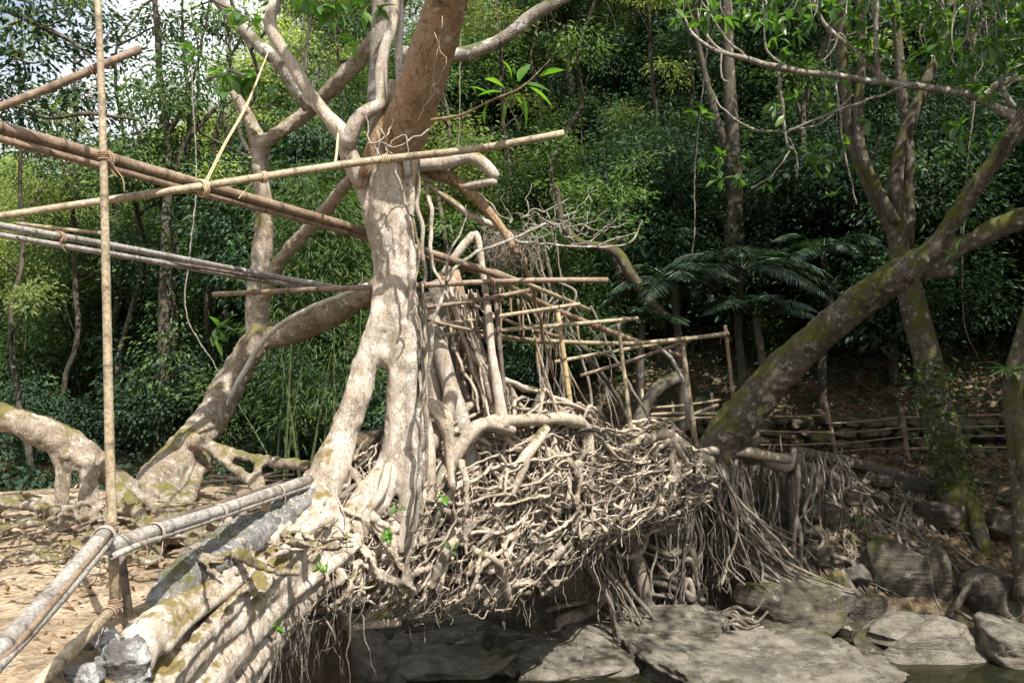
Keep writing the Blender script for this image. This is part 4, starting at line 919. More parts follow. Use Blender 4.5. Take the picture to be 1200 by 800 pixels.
for px, py, n_ in ((815, 130, 6), (812, 133, 4), (850, 208, 6), (842, 182, 6), (875, 183, 5), (820, 190, 5), (865, 213, 5), (905, 118, 6), (912, 60, 6), (905, 45, 5), (925, 130, 5), (935, 112, 5), (965, 190, 5), (950, 180, 5), (970, 228, 5), (975, 205, 4), (955, 195, 4),
                   (1005, 25, 7), (1015, 45, 7), (1030, 62, 6), (1000, 52, 6), (1040, 10, 8), (1060, 20, 7), (1085, 62, 8), (1098, 60, 6), (1092, 50, 7), (1070, 70, 6), (1110, 32, 7), (1130, 25, 7), (1150, 15, 7), (1128, 150, 8), (1122, 160, 6), (1165, 160, 7), (1140, 100, 6), (1150, 108, 6),
                   (1180, 60, 7), (1195, 40, 7), (1200, 75, 6), (1170, 30, 7), (950, 10, 6), (975, 5, 6), (930, 45, 5), (990, 95, 4), (1010, 140, 4), (985, 118, 5), (960, 170, 4), (990, 165, 4), (1120, 295, 5), (890, 210, 4), (1190, 10, 7), (1085, 5, 7), (1110, 8, 7)):
    rosette(lf, P(px + 4 * RNG.normal(), py + 3 * RNG.normal(), 8.9 + 0.25 * RNG.normal()), (RNG.normal() * .5, RNG.normal() * .5, 0.25 * RNG.normal()), n_, 0.155, 0.062, 0.95, 0.15)
tw0 = MB()
for k in range(95):
    if k < 62: px, py = 1110 + 75 * RNG.normal(), 38 + 42 * RNG.normal()
    else: px, py = RNG.uniform(790, 1000), 40 * RNG.random() - 15
    d = 8.9 + .6 * RNG.normal(); e = P(px, py, d); rosette(lf, e, (RNG.normal() * .6, RNG.normal() * .6, .2 * RNG.normal() - .1), int(RNG.integers(4, 8)), .15, .06, .95, .2)
    tw0.tube(wig(e, e + [RNG.normal() * .12, RNG.normal() * .12, .25 + .45 * RNG.random()], 4, .1), [.004, .006, .008, .009], 5, .05)
o = part('twigs', tw0, M['grey'], ln); o['kind'] = 'stuff'
LOB = [(4.7, 6.7, 8.7, 1.4, 1.2, .7), (6.6, 8.6, 9.2, 2.2, 2.0, 1.0), (8.8, 7.6, 8.8, 2.0, 1.8, 1.0), (6.2, 6.6, 8.4, 1.5, 1.2, .8), (9.4, 9.6, 9.8, 1.6, 1.2, .9), (5.6, 10.2, 10.0, 1.7, 1.3, .8), (11, 9.5, 9.2, 2, 2, 1)]
cc = crown(lf, LOB, 430, 22, 0.19, 0.08, 0.35)
tw = MB()
for q in LOB: tw.tube(wig((6.75, 9.2, 8.6), q[:3], 5, .05), np.linspace(.09, .03, 5), 7, .2)
for q in RNG.choice(len(cc), 160, replace=False): tw.tube(wig(min(LOB, key=lambda e: np.linalg.norm(np.array(e[:3]) - cc[q]))[:3], cc[q], 3, .08), [.02, .012, .005], 4, .3)
o = part('crown_branches', tw, M['dark'], ln); o['kind'] = 'stuff'
part('leaves', lf, M['leaf_fig'], ln)
# roots that hang from its foot and fan over the bank
hang = []
def hroot(*pts, tone=None): 
    p, r = T(*pts); hang.append((p, r, rt() if tone is None else tone))
def curtain(n, x0, x1, y0, y1, d, rpx, dx=0, spread=6):
    for k in range(n):
        x = RNG.uniform(x0, x1); a = (x, y0 + 8 * RNG.normal()); e = (x + dx * RNG.uniform(.5, 1.2) + spread * RNG.normal(), y1 + 14 * RNG.normal())
        r = .6 * rpx * (.4 + RNG.random() ** 3 * 1.6); m = [(a[0] * (1 - t) + e[0] * t ** 1.6 * 1 + a[0] * 0 + (a[0]) * (t - t ** 1.6) + (3 + 1.2 * spread * .35) * RNG.normal(), a[1] * (1 - t) + e[1] * t) for t in (.3, .6, .85)]
        q = d + .2 * RNG.normal()
        hroot((*a, q + .1, r), (*m[0], q, r), (*m[1], q - .03, r), (*m[2], q - .06, r * .9), (*e, q - .12, r * .8))
curtain(44, 835, 870, 545, 690, 10.75, 2.4, 50, 10)
curtain(40, 840, 860, 560, 660, 10.6, 2.0, 75, 10)
curtain(30, 765, 830, 545, 720, 10.6, 2.6, -5, 8)
curtain(22, 700, 770, 560, 720, 10.3, 2.2, 10, 10)
curtain(46, 705, 865, 548, 700, 10.9, 1.7, 6, 10)
curtain(26, 800, 850, 552, 690, 10.7, 2.0, 8, 8)
curtain(22, 680, 705, 625, 745, 9.7, 2.4, 60, 8)
curtain(24, 800, 812, 600, 740, 10.4, 2.0, -35, 9)
curtain(40, 860, 960, 548, 660, 11.6, 1.8, 8, 10)
curtain(70, 870, 1000, 540, 640, 11.9, 1.7, 10, 14)
curtain(18, 895, 945, 535, 680, 11.4, 3.0, 0, 6)
curtain(30, 600, 720, 640, 740, 10.6, 1.3, 10, 18)
hroot((770, 560, 10.5, 10), (790, 590, 10.5, 12), (760, 610, 10.4, 10), (745, 640, 10.3, 9)); hroot((745, 570, 10.2, 12), (740, 620, 10.2, 11), (752, 680, 10.2, 9), (760, 720, 10.2, 8)); hroot((720, 545, 9.8, 8), (735, 590, 10, 9), (775, 620, 10.3, 9), (800, 610, 10.4, 7)); hroot((810, 550, 10.7, 10), (800, 600, 10.7, 9), (790, 660, 10.7, 9), (795, 720, 10.6, 7))
for k in range(9):
    y = 632 + 10 * k + 6 * RNG.normal(); s_ = 10 * RNG.normal(); r_ = RNG.uniform(1.5, 4.5); hroot((755 + 10 * RNG.normal(), y - 8, 10.3, r_), (785, y + 2 + s_, 10.15, r_), (808, y + 8 - s_, 10.2, r_), (815 + 15 * RNG.random(), y + 22 + 2 * s_, 10.3, r_ * .7))
hroot((690, 640, 9.6, 3), (745, 650, 9.9, 4), (765, 600, 10.1, 3)); hroot((640, 760, 9.7, 6), (650, 735, 9.8, 8), (690, 715, 10, 9), (705, 700, 10.2, 7)); hroot((640, 755, 9.6, 4), (665, 770, 9.5, 4), (690, 778, 9.5, 3)); hroot((640, 745, 9.7, 4), (632, 725, 9.8, 3), (650, 712, 9.9, 3), (690, 705, 10, 3))
for k in range(36):      # pile of loose rootlets at the waterside
    x = RNG.uniform(730, 850); y = 752 - abs(x - 780) * .12 + 8 * RNG.normal() - 8; hroot((x, y, 9.9, 2), (x + 18, y - 6 + 5 * RNG.normal(), None, 2.4), (x + 36, y + 5 * RNG.normal(), None, 2), (x + 50, y + 8 * RNG.normal(), None, 1.4))
for k in range(44):      # fan over the boulder
    t = RNG.random(); hroot((850 + 10 * t, 600, 10.6, 1.6), (862 + 22 * t, 640 + 8 * RNG.normal(), 10.5, 2), (885 + 50 * t, 676 + 6 * RNG.normal(), 10.35, 1.8), (910 + 90 * t, 690 + 5 * RNG.normal() + 6 * t, 10.3, 1.4))
for k in range(260):     # rootlets on the bank face
    x = RNG.uniform(850, 1090); y = RNG.uniform(540, 650); a = RNG.uniform(-.4, 1.2); L = RNG.uniform(25, 110); r_ = 0.5 + 2.2 * RNG.random() ** 2
    q = [(x + L * t * math.sin(a) + 5 * RNG.normal(), y + L * t * math.cos(a)) for t in (0, .35, .7, 1)]
    hroot(*[(u, v, gd(u, v, .03), r_ * (1 - .15 * i)) for i, (u, v) in enumerate(q)])
hroot((920, 535, 12, 5), (980, 560, 12.3, 5), (1060, 600, 12, 4), (1090, 650, 11.6, 3)); hroot((1090, 570, 12.4, 7), (1060, 558, 12.5, 7), (1000, 542, 12.6, 7), (930, 530, 12.2, 8)); hroot((990, 690, 10.9, 4), (1000, 660, 11, 3), (975, 650, 11, 3)); hroot((985, 668, 10.8, 4), (1000, 690, 10.7, 4), (1020, 720, 10.6, 4), (1030, 728, 10.6, 3)); hroot((990, 672, 10.8, 3), (975, 705, 10.7, 3), (965, 740, 10.5, 2))
hroot((1080, 640, 11.2, 2), (1085, 690, 10.9, 2.4), (1080, 725, 10.7, 2)); hroot((1170, 678, 10.6, 3), (1140, 682, 10.6, 4), (1125, 705, 10.5, 4), (1115, 725, 10.4, 3)); hroot((1120, 715, 10.4, 2), (1160, 735, 10.3, 2), (1185, 720, 10.3, 2)); hroot((960, 745, 10.2, 2), (990, 735, 10.1, 3), (1010, 750, 10, 2)); hroot((1040, 735, 10.2, 3), (1010, 740, 10.1, 3), (990, 755, 10, 2))
hroot((800, 440, 12.6, 8), (770, 455, 12.4, 8), (750, 490, 12.2, 9), (748, 530, 12, 9)); hroot((690, 420, 11, 3), (720, 460, 11.4, 3), (740, 500, 11.6, 3))
for k in range(15): x = RNG.uniform(612, 665); r_ = RNG.uniform(.5, 1.8); hroot((x, 300 + 30 * RNG.normal(), 11.6, r_), (x + 12 + 6 * RNG.normal(), 350, 11.7, r_), (x + 14 + 12 * RNG.normal(), 420, 11.8, r_), (x + 20 + 20 * RNG.normal(), 510, 11.8, r_))
for k in range(9): x = RNG.uniform(640, 700); r_ = RNG.uniform(.6, 1.8); hroot((x, 380 + 20 * RNG.normal(), 11.8, r_), (x + 30 + 10 * RNG.normal(), 430, 11.9, r_), (x + 55 + 20 * RNG.normal(), 510, 11.9, r_))
size = [float(np.mean(r) * np.linalg.norm(np.diff(p, axis=0), axis=1).sum()) for p, r, _ in hang]
tang = MB()
for n_, k in enumerate(np.argsort(size)[::-1]):
    p, r, tone = hang[k]; m = MB() if n_ < 98 else tang
    m.tube(p, r, 8 if np.mean(r) > .02 else 6, None, 0.15, tone=tone, wob=0.014)
    if n_ < 98: part('hanging_root', m, M['root_dull'], ln)
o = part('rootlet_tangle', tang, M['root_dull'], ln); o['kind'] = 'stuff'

# ------------------------------------------------------------------ bamboo poles
def bpole_mb(pts, rr, node=0.3, seg=10):
    c, r = spline(pts, rr, 0.05); L = np.concatenate([[0], np.cumsum(np.linalg.norm(np.diff(c, axis=0), axis=1))])
    s = [0.0]; tn = [0.5]; k = [1.0]; x = node * RNG.uniform(.3, .9)
    while x < L[-1] - .04:
        for dx, kk, q in ((-.020, 1.0, .5), (-.006, 1.05, .25), (0, 1.09, 0.0), (.006, 1.05, .2), (.024, .985, .55)): s.append(x + dx); k.append(kk); tn.append(q)
        x += node * RNG.uniform(.85, 1.15)
    s.append(L[-1]); tn.append(.5); k.append(1.0); s = np.array(s); o = np.argsort(s); s = s[o]; k = np.array(k)[o]; tn = np.array(tn)[o]
    C = np.stack([np.interp(s, L, c[:, i]) for i in range(3)], 1); Rr = np.interp(s, L, r) * k
    tan = nrm(np.gradient(C, s, axis=0)); ref = np.array([0, 0, 1.0]) if abs(tan[0, 2]) < .8 else np.array([1.0, 0, 0])
    N = nrm(np.cross(tan, ref)); B = np.cross(tan, N); a = np.linspace(0, 2 * np.pi, seg, endpoint=False); n_ = len(s)
    V = C[:, None] + Rr[:, None, None] * (np.cos(a)[None, :, None] * N[:, None] + np.sin(a)[None, :, None] * B[:, None])
    # hollow cut ends; the shade inside them is put into the tone
    e0 = C[0] + 0.6 * (V[0] - C[0]); e1 = C[-1] + 0.6 * (V[-1] - C[-1]); h0 = e0 + tan[0] * Rr[0] * 1.5; h1 = e1 - tan[-1] * Rr[-1] * 1.5
    V = np.concatenate([[h0], [e0], V, [e1], [h1]]).reshape(-1, 3); tn = np.concatenate([[.1, .6], tn, [.6, .1]]); n_ += 4
    i = np.arange(n_ - 1)[:, None] * seg; j = np.arange(seg)[None, :]; jn = (j + 1) % seg
    Q = np.stack([i + j, i + jn, i + seg + jn, i + seg + j], -1).reshape(-1, 4)
    V = np.vstack([V, h0.mean(0), h1.mean(0)]); jj = np.arange(seg); jk = (jj + 1) % seg; m0 = n_ * seg
    Tq = np.vstack([np.stack([np.full(seg, m0), jk, jj], 1), np.stack([np.full(seg, m0 + 1), (n_ - 1) * seg + jj, (n_ - 1) * seg + jk], 1)])
    mb = MB(); mb.add(V, Q, Tq, np.concatenate([np.repeat(tn, seg), [.05, .05]])); return mb
def coil(c, ax, r, turns, wire, pitch=None, tone=.5):
    ax = nrm(np.asarray(ax, float)); u = nrm(np.cross(ax, [.3, .5, .8])); v = np.cross(ax, u); n_ = int(turns * 12)
    t = np.linspace(0, turns * 2 * np.pi, n_); pitch = pitch or wire * 2.1
    p = c + (r + wire * (.6 + .5 * np.sin(t * .37)))[:, None] * (np.cos(t)[:, None] * u + np.sin(t)[:, None] * v) + ax * ((t / 2 / np.pi - turns / 2) * pitch)[:, None]
    mb = MB(); mb.tube(p, wire, 5, wire * 5, 0); return mb
def pole(label, mat, *pts, lash=(), group=None, node=0.3, name='bamboo_pole', wire=0.0035, lmat='cane', cat='bamboo pole'):
    """lash: fractions along the pole that carry a wrapped lashing"""
    p, r = T(*pts)
    if len(p) > 2:
        bow = RNG.normal(size=3) * .035 * r.mean() * len(p); p[1:-1] = p[1:-1] + bow * [1, .3, 1]
    mb = bpole_mb(p, r, node)
    base = p[np.argmin(p[:, 2])]; o = bpy.data.objects.new(name, mb.mesh(name, M[mat], base)); COL.objects.link(o); o.location = tuple(base); BASE[o.name] = base
    tag(o, label, cat, group)
    c, rr = spline(p, r, 0.02)
    for f in lash:
        fac = 1.0; dz = 0.0
        if isinstance(f, tuple):
            f, fac = f; dz = fac - 1
        k = int(f * (len(c) - 1)); ax = c[min(k + 1, len(c) - 1)] - c[max(k - 1, 0)]
        l = coil(c[k] - np.array([0, 0, rr[k] * dz]), ax, rr[k] * 1.02 * fac, RNG.uniform(2.6, 5.5), wire, wire * RNG.uniform(1.8, 3.4)); e = c[k] + nrm(np.cross(ax, [0, 1, .2])) * rr[k] * fac
        l.tube(wig(e, e + [RNG.normal() * .05, -.01, -.10 - .08 * RNG.random()], 4, .12), wire * .8, 5, .02, 0)
        part('lashing', l, M[lmat], o)
    return o
pole('tall upright bamboo pole crossing the left side from ground to top', 'bamboo', (112, -60, 3.55, 3.6), (119, 120, 3.55, 4.2), (124, 330, None, 4.9), (129, 560, None, 5.6), (136, 724, 3.5, 6.4), lash=(.32, (.86, 1.1), .985), node=.34)
pole('short bamboo pole slanting up to the lashing near the top of the upright', 'bamboo_brown', (-60, 147, 3.5, 5), (40, 110, 3.6, 5), (165, 57, 3.68, 4.5), lash=(.78,))
pole('long thin yellow bamboo pole crossing in front of the fig trunk', 'bamboo', (-60, 262, 3.9, 4.2), (100, 238, 4.2, 4.5), (235, 218, 4.5, 4.7), (420, 190, 5.2, 4.6), (560, 174, 5.2, 4.4), (661, 156, 5.2, 4.2), lash=((.45, 1.15), (.68, 1.1)), lmat='string')
pole('thickest dark bamboo guide pole running overhead from upper left behind the trunk', 'bamboo_brown', (-60, 132, 3.4, 7.8), (60, 167, 3.8, 7.5), (235, 216, 4.6, 6), (420, 269, 5.95, 5), (500, 295, 6.15, 4.6), (592, 325, 6.5, 4.2), lash=((.2, 1.35),))
pole('thinner guide pole lashed under the thickest overhead one', 'bamboo_brown', (-60, 147, 3.4, 4.5), (60, 179, 3.8, 4.5), (235, 226, 4.62, 4), (420, 276, 5.97, 3.6), (560, 319, 6.4, 3))
pole('upper pole of the grey pair running from left edge to the left fig tree', 'bamboo_grey', (-60, 254, 3.9, 4.4), (30, 271, 4.3, 4.4), (160, 294, 5.2, 3.9), (300, 321, 6.9, 3.4), (385, 336, 7.2, 3.5), (450, 348, 7.4, 3.2), lash=((.18, 1.45),))
pole('lower pole of the grey pair running from left edge to the left fig tree', 'bamboo_grey', (-60, 264, 3.9, 3.5), (30, 280, 4.3, 3.5), (160, 302, 5.2, 3.2), (300, 327, 6.9, 3.3), (370, 337, 7.2, 3))
pole('dark thin pole squeezed between the two grey poles', 'bamboo_dark', (-60, 262, 3.95, 2.5), (60, 283, 4.5, 2.5), (200, 307, 5.6, 2), (310, 326, 6.9, 2))
pole('short thin yellow cane behind the upright pole on the left', 'bamboo', (20, 262, 4.2, 2.2), (70, 268, 4.2, 2.2), (119, 273, 4.2, 2.2))
pole('level bamboo pole passing behind the fig trunk from left tree to railing', 'bamboo_brown', (250, 345, 7.1, 3), (370, 340, 6.7, 3.2), (480, 336, 6.2, 3.4), (600, 330, 6.4, 3.4), (712, 328, 6.6, 3.2), lash=(.12, (.74, 1.3)))
pole('thin bamboo continuing from the guide pole down to the right end above the railing', 'bamboo', (575, 316, 6.5, 2.6), (640, 342, 7.2, 2.6), (690, 363, 8.3, 2.6))
pole('dark sloping bamboo rail under the railing crosspieces', 'bamboo_brown', (495, 293, 6.3, 3), (590, 332, 7.0, 3.2), (650, 362, 8.6, 3.4), (740, 398, 10, 3.4), (800, 418, 10.8, 3))
G_ = 'crosspieces of the bridge railing'
pole('uppermost crosspiece of the railing, short and brown', 'bamboo_brown', (492, 361, 6.2, 2.6), (560, 351, 6.4, 2.8), (620, 340, 6.6, 2.6), group=G_)
pole('second crosspiece of the railing, ending left of the first yellow post', 'bamboo', (505, 382, 6.3, 2.4), (600, 368, 6.9, 2.5), (679, 356, 7.3, 2.3), group=G_, lash=(.8,))
pole('third crosspiece of the railing, ending past the middle post', 'bamboo', (512, 393, 6.4, 2.4), (640, 383, 7.8, 2.6), (747, 373, 8.6, 2.3), group=G_, lash=(.93,))
pole('longest level crosspiece of the railing, reaching the two right posts', 'bamboo', (545, 392, 6.6, 2.4), (640, 399, 8.2, 2.7), (735, 402, 9.6, 2.6), (800, 397, 10.4, 2.6), (853, 391, 11.2, 2.6), group=G_, lash=(.82, .97))
pole('yellowish crosspiece of the railing rising to the right below the longest one', 'bamboo', (650, 424, 9.6, 2.4), (740, 408, 10, 2.4), (812, 396, 10.5, 2.3), group=G_)
pole('lowest brown crosspiece of the railing rising to the right', 'bamboo_brown', (680, 440, 10, 2.2), (740, 422, 10.2, 2.4), (808, 399, 10.5, 2.2), group=G_)
pole('thin brown cane sloping behind the white root to the railing', 'bamboo_brown', (500, 375, 6.3, 1.8), (560, 388, 6.6, 2), (640, 402, 8.4, 2))
pole('thin brown cane sloping under the upper crosspieces', 'bamboo_brown', (540, 350, 7.4, 2), (600, 378, 7.9, 2.2), (660, 396, 8.6, 2))
G_ = 'upright posts of the bridge railing'
pole('dark reddish railing post beside the white hanging root', 'bamboo_dark', (579, 328, 6.6, 2.8), (586, 410, None, 3), (594, 497, 6.65, 3.2), group=G_, lash=(.02,))
pole('yellow railing post second from the white root', 'bamboo_yellow', (653, 360, 8.1, 2.8), (661, 420, None, 3.2), (672, 500, 8.0, 3.4), group=G_, lash=(.03,))
pole('slim railing post in the middle under the end of the third crosspiece', 'bamboo', (724, 374, 9.2, 2.2), (733, 450, None, 2.5), (743, 530, 9.1, 2.6), group=G_, lash=(.02,))
pole('stout yellow railing post beside the leaning tree base', 'bamboo', (800, 402, 10.4, 2.8), (807, 455, None, 3.2), (815, 520, 10.4, 3.6), group=G_, lash=(.03,))
pole('farthest brown railing post, tallest above the longest crosspiece', 'bamboo_brown', (850, 381, 11.2, 2), (855, 425, None, 2.2), (861, 478, 11.2, 2.4), group=G_, lash=(.1,))
G_ = 'thin guy canes of the railing'
pole('thin guy cane slanting from the first crosspiece to the root rim', 'bamboo', (611, 345, 7.6, 1.2), (634, 420, None, 1.2), (656, 492, 7.5, 1.2), group=G_)
pole('long thin guy cane slanting right across the first yellow post', 'bamboo', (612, 345, 7.7, 1.2), (660, 425, 8.2, 1.2), (708, 507, 8.6, 1.2), group=G_)
pole('pale split cane drooping from the right post top to the path', 'bamboo_grey', (752, 402, 10.2, 2), (775, 408, None, 2.4), (800, 445, 10.3, 2.4), (806, 500, 10.4, 3), group=G_)
# handrail in the foreground
pole('thick grey handrail pole running from lower left corner to the upright', 'bamboo_grey', (-70, 825, 1.95, 12), (-10, 768, 2.15, 11.5), (60, 695, 2.7, 10.5), (126, 622, 3.45, 9), lash=((.965, 1.2),), node=.38, lmat='tie', wire=.0028)
pole('thin split cane lashed on the outer side of the grey handrail', 'bamboo_grey', (-60, 840, 1.95, 6), (-5, 784, 2.12, 6), (70, 704, 2.68, 5), (131, 631, 3.42, 4))
pole('slender brown cane on the inner side of the grey handrail', 'bamboo_brown', (-60, 835, 1.92, 5), (10, 765, 2.2, 4.5), (70, 695, 2.7, 4), (128, 626, 3.4, 4))
pole('grey handrail pole running from the upright to the fig trunk', 'bamboo_grey', (124, 641, 3.45, 9.5), (180, 621, 3.75, 8.8), (260, 596, 4.4, 7.6), (362, 562, 5.45, 6.4), lash=((.17, 1.22), (.47, 1.22), (.8, 1.22)), node=.36, lmat='tie', wire=.0025)
pole('thin grey cane on the underside of the trunk handrail', 'bamboo_grey', (130, 652, 3.42, 4), (180, 632, 3.72, 4), (260, 605, 4.37, 3.4), (362, 569, 5.42, 3))
pole('dark slim cane on top of the trunk handrail', 'bamboo_dark', (134, 634, 3.5, 3), (180, 614, 3.8, 3), (260, 588, 4.45, 2.6), (330, 565, 5.2, 2.4))
pole('yellow bamboo pole slanting up to the foot of the upright', 'bamboo', (10, 838, 2.9, 9), (70, 776, 3.1, 8), (132, 714, 3.45, 6.5), lash=(.98,), node=.4)
pole('bright yellow short post holding up the trunk handrail', 'bamboo_yellow', (313, 578, 4.95, 5.5), (310, 605, None, 5.5), (307, 636, 4.92, 5.5), lash=((.05, 1.6),), lmat='string', wire=.003)
pole('purple grey weathered stub standing behind the upright foot', 'bamboo_dark', (140, 640, 3.7, 5), (146, 680, None, 5), (151, 722, 3.7, 5.5))
pole('dark wet pole leaning under the fig roots', 'bamboo_dark', (309, 690, 5.1, 6), (300, 740, None, 6.5), (286, 830, 5.0, 7))
pole('grey pole lying on the left roots behind the handrail', 'bamboo_grey', (-30, 666, 5.2, 5), (40, 652, 5.4, 5), (106, 636, 5.6, 4))
pole('upper bent brown cane sagging across the left roots', 'bamboo_brown', (-20, 636, 5.6, 3), (50, 630, 5.6, 3.2), (100, 615, 5.7, 3), (130, 592, 5.8, 2.5))
pole('lower bent dark cane sagging across the left roots', 'bamboo_dark', (-20, 643, 5.5, 2.5), (50, 637, 5.5, 2.6), (105, 620, 5.6, 2.4), (134, 598, 5.7, 2))
G_ = 'cane sticks lying behind the deck'
for q, (a, c, e, f) in enumerate(((232, 566, 345, 556), (240, 575, 330, 552), (245, 558, 350, 566), (250, 572, 352, 561), (238, 583, 340, 572))):
    pole('thin brown stick lying behind the deck between the two fig trees', 'bamboo_brown', (a, c, 8.3 + .05 * q, 2.2), (e, f, 8.2 + .07 * q, 1.8), group=G_, name='stick', cat='stick')
# far-bank fences
def fence(name, label, posts, rails, mat='bamboo_brown'):
    p0 = P(*posts[0][1]); f = thing(name, label, 'fence', p0)
    for a, c, r in posts: p, rr = T((*a, r), (*c, r)); part('post', bpole_mb(p, rr, .3, 8), M[mat], f)
    for a, m, c, r in rails: p, rr = T((*a, r), (*m, r), (*c, r)); part('rail', bpole_mb(p, rr, .3, 7), M[mat], f)
fence('bamboo_fence', 'low bamboo fence with thin rails along the far path in front of the mossy wall',
      [((966, 464, 13.4), (981, 536, 13.4), 2.6), ((1056, 477, 13.2), (1067, 556, 13.2), 2.8), ((1238, 470, 13.3), (1242, 545, 13.3), 2.6), ((880, 480, 13.6), (886, 532, 13.6), 2.2)],
      [((888, 487, 13.5), (930, 488, 13.4), (968, 486, 13.4), 1.2), ((870, 504, 13.5), (930, 506, 13.4), (974, 506, 13.4), 1.1), ((870, 521, 13.5), (930, 521, 13.4), (978, 519, 13.4), 1.2),
       ((968, 496, 13.35), (1010, 494, 13.3), (1060, 488, 13.2), 1.2), ((972, 508, 13.35), (1015, 505, 13.3), (1062, 500, 13.2), 1.0), ((976, 521, 13.35), (1020, 516, 13.3), (1064, 511, 13.2), 1.1), ((978, 530, 13.35), (1020, 526, 13.3), (1100, 524, 13.2), 1.0),
       ((1056, 489, 13.15), (1130, 487, 13.2), (1240, 483, 13.3), 1.2), ((1060, 503, 13.15), (1130, 500, 13.2), (1240, 498, 13.3), 1.0), ((1062, 514, 13.15), (1130, 511, 13.2), (1240, 510, 13.3), 1.0), ((1064, 526, 13.15), (1130, 524, 13.2), (1240, 524, 13.3), 1.3)])
fence('bamboo_fence', 'small stacked bamboo barrier on the path between the two right railing posts',
      [((752, 455, 12.6), (757, 515, 12.6), 2), ((834, 460, 12.6), (838, 515, 12.6), 2), ((788, 470, 12.6), (790, 510, 12.6), 1.6)],
      [((748, 500, 12.55), (790, 493, 12.5), (842, 474, 12.5), 2.2), ((750, 486, 12.55), (800, 484, 12.5), (850, 485, 12.5), 2), ((748, 492, 12.5), (800, 490, 12.5), (846, 489, 12.5), 1.8), ((755, 478, 12.55), (800, 475, 12.5), (845, 468, 12.5), 1.6)], 'bamboo')
# strings and hanging ties
def cord(label, mat, *pts, name='string', cat='string', group=None):
    m = MB(); tt(m, *pts, seg=5, step=.03, lump=0, wob=.006); return solo(name, m, M[mat], label, cat, group)
m = MB(); tt(m, (314, 62, 5.6, .9), (290, 120, 5.3, .9), (262, 170, 4.9, .9), (238, 218, 4.48, .9), seg=5, lump=0); tt(m, (314, 62, 5.6, .7), (291, 121, 5.3, .7), (263, 172, 4.9, .7), (240, 219, 4.5, .8), seg=5, lump=0)
m2 = coil(P(238, 221, 4.52), P(330, 205, 4.9) - P(140, 232, 4.2), .04, 4, .004); m.add(np.vstack(m2.v), np.vstack(m2.q), np.vstack(m2.t))
solo('rope', m, M['string'], 'doubled yellow rope tied from the upper limb down to the pole crossing', 'rope')
cord('pale string hanging from the white forked limb onto the long yellow pole', 'string', (396, 148, 5.65, 1.6), (395, 170, 5.4, 1.6), (393, 196, 5.1, 1.6))
for k, (x, y0, y1) in enumerate(((598, 350, 372), (607, 350, 392), (612, 345, 396), (628, 392, 432), (630, 398, 425), (586, 338, 410), (677, 382, 400))):
    cord('reddish cane tie dangling from the railing crosspieces', 'cane', (x, y0, 7.7, 1.6), (x + 1, (y0 + y1) / 2, None, 1.4), (x + 2, y1, None, 1.0), name='cane_tie', cat='tie', group='cane ties on the railing')
m = MB()
for pts in ([(440, 155, 5.45, .9), (450, 170, 5.4, .9), (470, 172, 5.4, .9), (500, 152, 5.5, .9)], [(425, 130, 5.5, .8), (440, 175, 5.4, .9), (462, 185, 5.35, .8)], [(432, 170, 5.4, 1), (452, 160, 5.4, 1), (462, 142, 5.5, .9)], [(520, 20, 4.9, .7), (512, 70, 5.0, .7), (505, 120, 5.2, .7)], [(510, 40, 5.0, .7), (520, 80, 5.05, .7), (490, 140, 5.3, .7)], [(448, 185, 5.4, 1), (470, 158, 5.4, .9), (478, 180, 5.4, .9)]): tt(m, *pts, seg=5, step=.03, lump=0, wob=.02)
part('rootlets', m, M['root'], fig)

for k, (x, y0, y1, d) in enumerate(((540, 20, 210, 13), (822, 120, 330, 15), (1135, 180, 420, 14), (222, 300, 480, 13.5), )):
    m = MB(); tt(m, (x, y0, d, .9), (x + 9 * RNG.normal(), y0 * .6 + y1 * .4, None, .8), (x + 14 * RNG.normal(), y0 * .2 + y1 * .8, None, .7), (x + 16 * RNG.normal(), y1, None, .4), seg=5, step=.06, lump=.1, wob=.012)
    tt(m, (x, y0, d, .9), (x + 8, y0 - 90, None, .9), (x + 2, y0 - 220, None, .8), seg=5, step=.1, lump=.1, wob=.012)
    solo('liana', m, M[('root_dull', 'grey')[k % 2]], 'thin pale liana dangling in front of the jungle wall', 'liana', 'lianas dangling over the banks')

